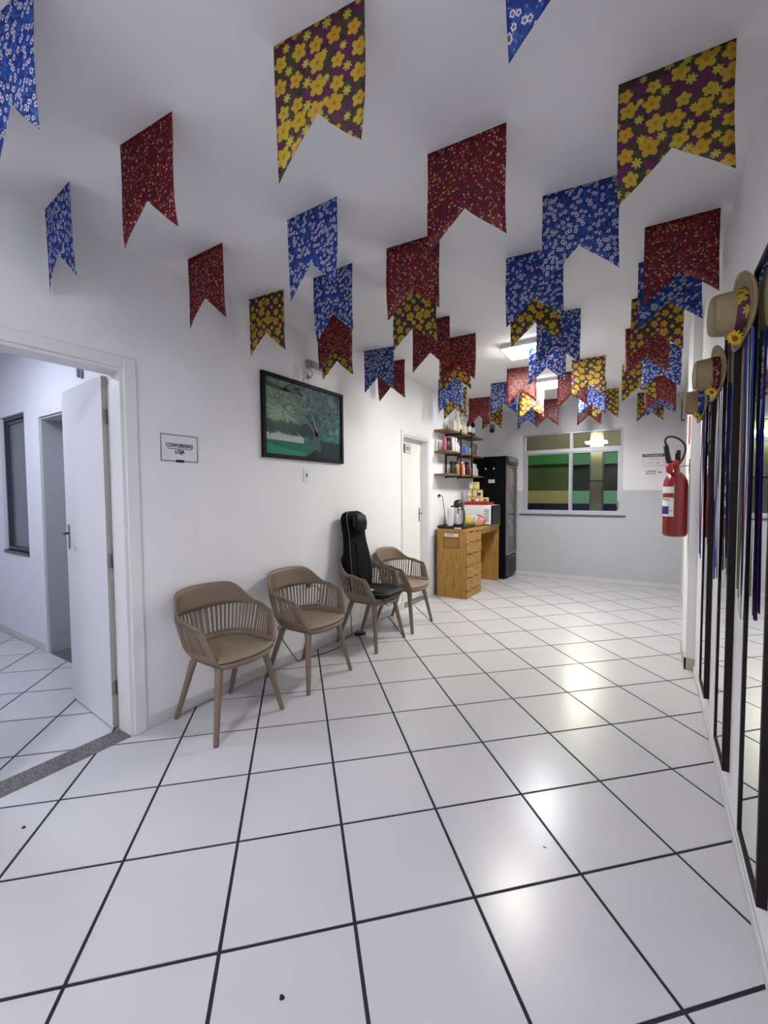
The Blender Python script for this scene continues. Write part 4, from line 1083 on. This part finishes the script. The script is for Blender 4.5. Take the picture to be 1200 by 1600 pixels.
text('LIXEIRA', 0.034, mat('faded_red_ink', srgb(140, 84, 70), 0.6), cl, loc=(-0.015, -0.0055, 0), rot=(R(90), 0, 0), bold=0.0006, sx=0.9)

# ---------------------------------------------------------------- things on the counter
th = empty('thermos', (-2.485, 5.99, DZ + 0.022), label='steel pump thermos with black top on the counter tray', cat='thermos')
MB().lathe([(0.064, 0.0), (0.070, 0.004), (0.068, 0.03), (0.068, 0.27), (0.06, 0.285), (0.0, 0.285)], 24).build('body', CHROME, th)
MB().lathe([(0.0, 0.285), (0.066, 0.285), (0.072, 0.30), (0.074, 0.335), (0.062, 0.375), (0.035, 0.395), (0.0, 0.40)], 24).build('lid', BLACKP, th)
MB().box(-0.12, -0.02, -0.018, 0.018, 0.285, 0.31, 0.006).build('spout', BLACKP, th)
MB().lathe([(0.072, 0.0), (0.076, 0.0), (0.074, 0.03), (0.070, 0.03)], 24).build('base_ring', BLACKP, th)
MB().tube(smooth_path([(0.06, -0.02, 0.27), (0.10, -0.03, 0.25), (0.115, -0.03, 0.15), (0.10, -0.03, 0.05), (0.066, -0.02, 0.03)]), 0.009, 8).build('handle', BLACKP, th)
tr = empty('serving_tray', (-2.46, 5.86, DZ), label='black tray holding the thermos and cups at the near end of the counter', cat='tray')
MB().box(-0.20, 0.20, -0.24, 0.24, 0, 0.022, 0.006).build('base', BLACKP, tr)
MB().box(-0.20, -0.19, -0.24, 0.24, 0.018, 0.045).box(0.19, 0.20, -0.24, 0.24, 0.018, 0.045).box(-0.20, 0.20, -0.24, -0.23, 0.018, 0.045).build('rim', BLACKP, tr)
MB().box(0.07, 0.18, -0.242, -0.238, 0.006, 0.026).build('label', PAPER, tr)
cp = empty('cup_dispenser', (-2.56, 5.84, DZ + 0.022), label='clear tube of stacked white paper cups left of the thermos', cat='dispenser')
MB().lathe([(0.032, 0.0), (0.038, 0.012), (0.034, 0.02), (0.034, 0.26), (0.036, 0.265), (0.0, 0.266)], 18).build('tube', mat('milky_plastic', srgb(196, 200, 204), 0.15, var=0.05), cp)
MB().lathe([(0.0, 0.0), (0.045, 0.0), (0.045, 0.014), (0.0, 0.014)], 18).build('base', GREYP, cp)
bk = empty('snack_basket', (-2.34, 6.29, DZ), label='red rimmed basket heaped with yellow and white snack packets on the counter', cat='basket')
MB().loft([[Vector((p[0], p[1], z)) for p in rrect(a, b_, 0.05, 4)] for a, b_, z in ((0.20, 0.26, 0), (0.26, 0.34, 0.07), (0.25, 0.33, 0.07), (0.19, 0.25, 0.01))]).build('bowl', mat('wicker_tan', srgb(176, 140, 86), 0.7, var=0.3, nscale=60), bk)
MB().tube(smooth_path([(-0.12, 0.10, 0.06), (-0.06, 0.14, 0.15), (0.03, 0.15, 0.16), (0.11, 0.14, 0.10), (0.13, 0.10, 0.05)]), 0.010, 8).build('handle', mat('maroon_handle', srgb(110, 24, 40), 0.5), bk)
rp = random.Random(3)
def bag_mesh(w_, h_, t_):
    rings = []
    for i in range(9):
        v = i / 8; zz_ = h_ * v
        th_ = max(0.002, t_ * math.sin(PI * v) ** 0.6); ww = w_ * (1 - 0.08 * math.sin(PI * v))
        rings.append([Vector((ww / 2 * math.copysign(abs(math.cos(a)) ** 0.6, math.cos(a)), th_ / 2 * math.sin(a), zz_)) for a in [2 * PI * k_ / 12 for k_ in range(12)]])
    return MB().loft(rings).mesh('snack_packet')
for i, (c, nm) in enumerate([((226, 206, 60), 'yellow'), ((236, 226, 120), 'pale yellow'), ((240, 240, 236), 'white'), ((220, 120, 130), 'pink'), ((230, 210, 70), 'yellow'), ((240, 236, 226), 'white'), ((226, 180, 50), 'amber')]):
    me = bag_mesh(0.09, 0.13, 0.03); me.materials.append(mat('foil_' + nm.replace(' ', '_'), srgb(*c), 0.35, var=0.35, nscale=35))
    o = bpy.data.objects.new('snack_packet', me); COL.objects.link(o)
    o.location = (-2.34 + (-0.075 + 0.05 * (i % 4)), 6.29 + (-0.07 if i < 4 else 0.03) + 0.02 * (i % 2), DZ + 0.03 + 0.01 * (i % 3))
    o.rotation_euler = (R(-18 + 9 * (i % 3)), R(-35 + 22 * (i % 4)), R(rp.uniform(-30, 30)))
    tag(o, '%s snack packet in the basket, %s' % (nm, ['front row far left', 'front row second', 'front row third', 'front row right', 'back row left', 'back row middle', 'back row right'][i]), 'packet', 'snack packets in the basket')
mw = empty('microwave_oven', (-2.60, 6.50, DZ), label='white microwave oven on the counter carrying the red tray', cat='microwave')
for (fx0, fy0) in ((0.04, 0.03), (0.44, 0.03), (0.04, 0.37), (0.44, 0.37)): MB().box(fx0 - .02, fx0 + .02, fy0 - .015, fy0 + .015, 0, 0.015).build('foot', BLACKP, mw)
MB().box(0, 0.455, 0, 0.42, 0.015, 0.325, 0.012, seg=2).build('casing', WHITEP, mw)
MB().box(0.345, 0.43, -0.004, 0.0, 0.07, 0.27).build('side_inset', mat('light_grey_inset', srgb(186, 188, 190), 0.4), mw)  # pale grey rectangle slightly proud of the casing side
MB().box(0.355, 0.42, -0.007, -0.004, 0.22, 0.24).box(0.355, 0.42, -0.007, -0.004, 0.09, 0.10).build('inset_lip', mat('mid_grey_lip', srgb(150, 152, 154), 0.4), mw)
MB().box(0.455, 0.48, 0.004, 0.416, 0.018, 0.322, 0.005).build('door', mat('dark_door_glass', srgb(18, 20, 22), 0.3, spec=0.2), mw)
rt = empty('red_tray', (-2.60, 6.52, DZ + 0.325), label='flat red box on top of the microwave oven under the cookie bags', cat='box')
MB().box(0.0, 0.40, 0, 0.30, 0, 0.045, 0.004).build('body', REDP, rt)
MB().box(-0.004, 0.404, -0.004, 0.304, 0.036, 0.047, 0.002).build('lid', REDP, rt)
pack = [(0.06, 0, 0.0), (0.13, 0.0, 0.0), (0.20, 0, 0.0), (0.27, 0.0, 0.0), (0.34, 0, 0.0), (0.07, 0.0, 1), (0.155, 0, 1), (0.235, 0, 1), (0.10, 0, 2), (0.175, 0, 2)]
plab = ['bottom row far left', 'bottom row second', 'bottom row third', 'bottom row fourth', 'bottom row far right', 'middle row left', 'middle row centre', 'middle row right', 'top left', 'top right']
for i, (px, py, lv) in enumerate(pack):
    hh = 0.075 if lv == 0 else 0.125
    o = empty('cookie_bag', (-2.60 + px, 6.62, DZ + 0.325 + 0.048 + (0, 0.0755, 0.2015)[int(lv)]), label='cream and yellow cookie bag stacked over the red box, ' + plab[i], cat='bag', group='cookie bags on the microwave')
    me = None
    w_ = 0.075 if lv else 0.066
    MB().loft([[Vector((p[0], p[1], z)) for p in rrect(w_ * a, 0.09 * a, 0.015 * a, 3)] for a, z in ((0.9, 0), (1.0, 0.02), (1.0, hh - 0.03), (0.92, hh - 0.004), (0.9, hh))]).build('pouch', mat('cream_bag', srgb(214, 196, 150), 0.4, var=0.3, nscale=40), o)
    MB().box(-w_ * 0.36, w_ * 0.36, -0.0475, -0.044, hh * 0.25, hh * 0.62).build('label', mat('bag_label_' + str(i % 3), srgb(*((230, 208, 70), (70, 52, 40), (236, 232, 222))[i % 3]), 0.5), o)
ka = empty('kettle_cable', (XL, 5.77, 1.47), label='black appliance cable hanging from the outlet beside the counter', cat='cable')
MB().box(0, 0.03, -0.02, 0.02, -0.02, 0.02, 0.004).build('plug', BLACKP, ka)
MB().tube(smooth_path([(0.03, 0, 0), (0.05, 0.03, -0.01), (0.06, 0.05, -0.12), (0.07, 0.09, -0.3), (0.075, 0.13, -0.46), (0.08, 0.16, -0.483)]), 0.005, 6).build('cord', BLACKP, ka)

# ---------------------------------------------------------------- refrigerator
fg = empty('display_refrigerator', (-2.70, 7.20, 0), label='tall black glass-door refrigerator in the corner by the window', cat='refrigerator')
FWD, FDP, FHT = 0.585, 0.58, 2.14
for fy in (0.05, 0.52):
    MB().box(0.05, 0.56, fy - 0.02, fy + 0.02, 0, 0.03).build('foot', BLACKP, fg)
MB().box(0, FWD, 0, 0.02, 0.03, FHT, 0.003).box(0, FWD, FDP - 0.02, FDP, 0.03, FHT, 0.003).box(0, 0.02, 0.02, FDP - 0.02, 0.03, FHT).box(0.02, FWD, 0.02, FDP - 0.02, FHT - 0.03, FHT).box(0.02, FWD, 0.02, FDP - 0.02, 0.03, 0.42).build('cabinet', BLACKM, fg)
MB().box(FWD, FWD + 0.03, 0.0, FDP, 0.06, 0.40, 0.006).build('lower_grille', mat('dark_grille', srgb(48, 50, 54), 0.45), fg)
for i in range(6): MB().box(FWD + 0.03, FWD + 0.034, 0.06, FDP - 0.06, 0.10 + i * 0.045, 0.12 + i * 0.045).build('slat', BLACKM, fg)
dr = MB()
for y0, y1, z0, z1 in ((0, 0.02, 0.42, FHT - 0.16), (FDP - 0.04, FDP, 0.42, FHT - 0.16), (0.02, FDP - 0.04, 0.42, 0.47), (0.02, FDP - 0.04, FHT - 0.19, FHT - 0.16)):
    dr.box(FWD, FWD + 0.035, y0, y1, z0, z1, 0.003)
do = dr.build('door', mat('grey_door_profile', srgb(120, 120, 122), 0.4, metal=0.3), fg)
MB().box(FWD + 0.015, FWD + 0.02, 0.02, FDP - 0.04, 0.47, FHT - 0.19).build('door_glass', m_glass('fridge_glass', (0.9, 0.9, 0.9, 1), 0.6), do)
MB().prism([(FWD, FHT - 0.155), (FWD + 0.045, FHT - 0.15), (FWD + 0.06, FHT - 0.09), (FWD + 0.045, FHT - 0.02), (FWD, FHT)], 0, FDP, 'y').build('header', mat('header_plastic', srgb(56, 54, 52), 0.3), fg)
MB().box(FWD + 0.0, FWD + 0.045, 0.02, 0.30, FHT - 0.005, FHT + 0.008, 0.003).build('header_light_strip', mat('white_header_strip', srgb(235, 235, 235), 0.3), fg)
for zq in (0.72, 1.03, 1.34, 1.65):
    MB().box(0.03, FWD - 0.02, 0.025, FDP - 0.025, zq, zq + 0.01).build('shelf', STEEL, fg)
MB().box(FWD - 0.03, FWD - 0.015, 0.04, FDP - 0.04, FHT - 0.05, FHT - 0.035).build('added_glow_strip', mat('fridge_glow', (1, 1, 1, 1), 0.5, emit=(1, 0.9, 0.7, 1), es=14), fg)  # glowing strip added to brighten the bottles behind the glass
MB().box(0.021, 0.03, 0.021, FDP - 0.021, 0.45, FHT - 0.04).build('liner', mat('grey_liner', srgb(150, 150, 152), 0.5), fg)
bj = [(0.731, 'silver', (150, 152, 156)), (1.041, 'silver', (150, 152, 156)), (1.351, 'orange', (216, 104, 8)), (1.661, 'amber', (224, 134, 22))]
for zi, (zq, cn, c) in enumerate(bj):
    for k_ in range(5):
        o = empty('juice_bottle', (-2.70 + FWD - 0.055, 7.20 + 0.08 + 0.10 * k_, zq), label='%s juice bottle in the refrigerator on the %s shelf, %s' % (cn, ['lowest', 'second', 'third', 'top'][zi], ['nearest the camera', 'second', 'middle', 'fourth', 'nearest the window'][k_]), cat='bottle', group='bottles in the refrigerator')
        MB().lathe([(0.043, 0.0), (0.047, 0.01), (0.047, 0.20), (0.026, 0.24), (0.022, 0.255), (0.0, 0.255)], 12).build('bottle_body', mat('juice_' + cn, srgb(*c), 0.25, var=0.2), o)
        MB().lathe([(0.025, 0.255), (0.025, 0.272), (0.0, 0.272)], 12).build('cap', WHITEP, o)
for i, (x, z, s_, lab) in enumerate(((-2.395, 1.71, 0.03, 'left of the two square white magnets on the refrigerator side'), (-2.335, 1.71, 0.03, 'right of the two square white magnets on the refrigerator side'), (-2.47, 1.93, 0.016, 'small oval white magnet high on the refrigerator side, left one'), (-2.325, 1.93, 0.016, 'small oval white magnet high on the refrigerator side, right one'))):
    MB().prism(rrect(s_ * 1.7 if i < 2 else s_ * 1.6, s_ * 2.1, s_ * 0.3 if i < 2 else s_ * 0.75, 3, x, z), 7.194, 7.2, 'y').build('fridge_magnet', WHITEP, None, label=lab, cat='magnet')

# ---------------------------------------------------------------- wall shelves
SY0, SY1, SXF = 5.62, 7.08, -2.47
sh = empty('wall_shelf_unit', (XL, 6.3, 1.77), label='three wooden wall shelves on black metal brackets above the counter', cat='shelf')
sp_ = lambda v: (v[0] - XL, v[1] - 6.3, v[2] - 1.77)
SZ = [1.77, 2.105, 2.415]
for z in SZ:
    MB().box(0, SXF - XL, SY0 - 6.3, SY1 - 6.3, z - 1.77, z - 1.77 + 0.025, 0.002).build('shelf_board', SHELFW, sh)
for y in (6.03, 6.50):
    b = MB(); yy = y - 6.3; t_ = 0.012
    b.box(0.0, 0.02, yy - t_, yy + t_, -0.03, 0.70)
    for z in SZ: b.box(0.0, SXF - XL + 0.012, yy - t_, yy + t_, z - 1.77 - 0.022, z - 1.77)
    b.box(SXF - XL, SXF - XL + 0.02, yy - t_, yy + t_, -0.03, 0.70)
    b.build('bracket', BLACKP, sh)
def bottle(x, y, z, r, h, body, cap, lab, neck=0.45, caph=0.16, name='bottle', cat='bottle', grp=None):
    o = empty(name, (x, y, z), label=lab, cat=cat, group=grp)
    hb = h * (1 - caph)
    MB().lathe([(r * 0.9, 0), (r, 0.006), (r, hb * 0.78), (r * 0.85, hb * 0.88), (r * neck, hb * 0.95), (r * neck, hb), (0, hb)], 14).build('body', body, o)
    MB().lathe([(r * neck * 1.1, hb), (r * neck * 1.1, h), (0, h)], 14).build('cap', cap, o)
    return o
C = lambda n, c, r=0.35: mat('pack_' + n, srgb(*c), r, var=0.25, nscale=30)
PK, BR_, WH, BLU, SKY, CLR, GRYB, GLD, ORG, MAR, GRN = C('pink', (176, 92, 120)), C('brown', (52, 34, 30)), C('white', (228, 222, 220)), C('blue', (30, 86, 190)), C('sky', (120, 190, 225)), C('clear', (150, 160, 160)), C('taupe', (120, 104, 104)), C('gold', (190, 160, 70)), C('coral', (206, 80, 60)), C('maroon', (80, 24, 30)), C('green', (28, 44, 36))
g2, g3, g1 = 'products on the middle shelf', 'products on the bottom shelf', 'products on the top shelf'
z2 = SZ[1] + 0.025; z3 = SZ[0] + 0.025; z1_ = SZ[2] + 0.025
XS = -2.58
mid = [(5.70, .034, .215, PK, PK, 'pink bottle at the left end of the middle shelf', .8), (5.80, .034, .20, BR_, BLACKP, 'dark brown bottle beside the pink one on the middle shelf', .6), (5.89, .034, .20, BR_, BLACKP, 'second dark bottle on the middle shelf', .6),
       (5.98, .036, .225, WH, WHITEP, 'tall white bottle left of the first bracket on the middle shelf', .9), (6.09, .036, .22, WH, WHITEP, 'tall white bottle right of the first bracket on the middle shelf', .9), (6.18, .033, .17, WH, WHITEP, 'shorter white bottle in the middle of the middle shelf', .6), (6.26, .03, .14, WH, PK, 'small white bottle with pink cap on the middle shelf', .6),
       (6.33, .034, .15, BLU, BLACKP, 'round dark blue jar with black lid on the middle shelf', .8), (6.42, .036, .16, BLU, WHITEP, 'bright blue bottle on the middle shelf', .6), (6.56, .038, .19, SKY, WHITEP, 'sky blue bottle with white cap on the middle shelf', .4),
       (6.66, .034, .16, CLR, GREYP, 'clear grey bottle on the middle shelf', .7), (6.75, .034, .17, CLR, BLACKP, 'clear bottle with black cap on the middle shelf', .7), (6.86, .038, .22, GRYB, GRYB, 'taupe tube on the middle shelf, left of two', .95), (6.95, .038, .21, GRYB, GRYB, 'taupe tube on the middle shelf, right of two', .95), (7.04, .032, .18, WH, BLACKP, 'white bottle with black cap at the right end of the middle shelf', .4)]
for y, r, h, m_, cp_, lab, nk in mid: bottle(XS, y, z2, r, h, m_, cp_, lab, nk, grp=g2)
low = [(5.985, .040, .20, GRN, GRN, 'square dark green box-like tin at the left of the bottom shelf', .98), (6.07, .034, .16, GRN, BLACKP, 'dark green bottle beside the tin on the bottom shelf', .6), (6.155, .037, .20, GLD, MAR, 'gold can with red top on the bottom shelf', .8), (6.25, .038, .215, ORG, PK, 'coral bottle with pink cap on the bottom shelf, left of two', .7), (6.34, .036, .21, ORG, WHITEP, 'coral bottle with white cap on the bottom shelf, right of two', .7), (6.42, .030, .17, WH, WHITEP, 'small white bottle left of the second bracket on the bottom shelf', .8),
       (6.58, .036, .22, MAR, BLACKP, 'tall maroon bottle right of the second bracket on the bottom shelf', .8), (6.67, .03, .12, MAR, BLACKP, 'short maroon jar on the bottom shelf', .8), (6.76, .03, .15, WH, CLR, 'white bottle with clear cap on the bottom shelf', .7), (6.86, .036, .21, WH, WHITEP, 'tall white bottle near the right of the bottom shelf', .9), (6.94, .034, .20, WH, WHITEP, 'white bottle near the right end of the bottom shelf', .9), (7.03, .03, .17, WH, BLACKP, 'white bottle with black cap at the right end of the bottom shelf', .5)]
for y, r, h, m_, cp_, lab, nk in low: bottle(XS, y, z3, r, h, m_, cp_, lab, nk, grp=g3)
for y, lab in ((6.53, 'dark wine bottle on the top shelf, left of two'), (6.68, 'dark wine bottle on the top shelf, right of two')):
    o = empty('wine_bottle', (XS + 0.06, y, z1_), label=lab, cat='bottle', group=g1)
    MB().lathe([(0.036, 0), (0.039, 0.008), (0.039, 0.19), (0.03, 0.225), (0.014, 0.25), (0.013, 0.31), (0.016, 0.312), (0.016, 0.33), (0, 0.33)], 18).build('body', mat('dark_wine_glass', srgb(20, 14, 14), 0.12, var=0.1), o)
    MB().lathe([(0.0395, 0.05), (0.0398, 0.05), (0.0398, 0.14), (0.0395, 0.14)], 18, None, False).build('label', PAPER, o)
o = empty('wooden_box', (XS + 0.06, 6.60, z1_), label='placeholder', cat='box')
bpy.data.objects.remove(o)
gp = [(5.98, .06, .17, 'white folded gift bag'), (6.08, .055, .15, 'cream gift bag with gold stripes, leftmost'), (6.17, .05, .30, 'tall cream cone of ribbon'), (6.255, .045, .15, 'gold striped short bag'), (6.345, .055, .24, 'pale bag with floral print'), (6.43, .05, .20, 'pale round topped bag by the wine bottles')]
for i, (y, w_, h, lab) in enumerate(gp):
    o = empty('gift_bag', (XS, y, z1_), label=lab + ' on the top shelf', cat='bag', group=g1)
    mm = C('gift_' + str(i % 3), ((220, 216, 210), (214, 200, 150), (226, 226, 220))[i % 3])
    MB().loft([[Vector((p[0], p[1], z)) for p in rrect(0.11 * a, w_ * 1.5 * a, 0.012 * a, 3)] for a, z in ((0.95, 0), (1, 0.01), (0.95, h * 0.55), (0.55 if i in (2, 4) else 0.85, h * 0.85), (0.35 if i in (2, 4) else 0.8, h))]).build('bag_body', mm, o)
    if i in (1, 3):
        for q in (-1, 0, 1): MB().box(0.052, 0.056, q * 0.022 - 0.004, q * 0.022 + 0.004, 0.01, h * 0.5).build('stripe', GLD, o)
    if i in (2, 4):
        MB().lathe([(0.0, h - 0.02), (0.03, h), (0.036, h + 0.03), (0.02, h + 0.05), (0, h + 0.05)], 12).build('bow', mm, o)

# ---------------------------------------------------------------- specks on the floor
for x, y, s_, lab in ((-2.379, 0.661, 0.010, 'tiny dark crumb on a floor tile near the granite door sill'), (-0.906, 0.831, 0.009, 'small dark leaf scrap on the tile at the bottom of the photo'), (-0.356, 1.807, 0.008, 'thin dark scuff sliver on a tile near the right wall')):
    thin = 0.3 if s_ == 0.008 else 0.8
    pts = [(x + s_ * math.cos(a) * (1 + 0.3 * math.sin(3 * a)), y + s_ * thin * math.sin(a)) for a in [2 * PI * k_ / 9 for k_ in range(9)]]
    MB().prism(pts, 0.0, 0.0015).build('floor_crumb', INK, None, label=lab, cat='debris')
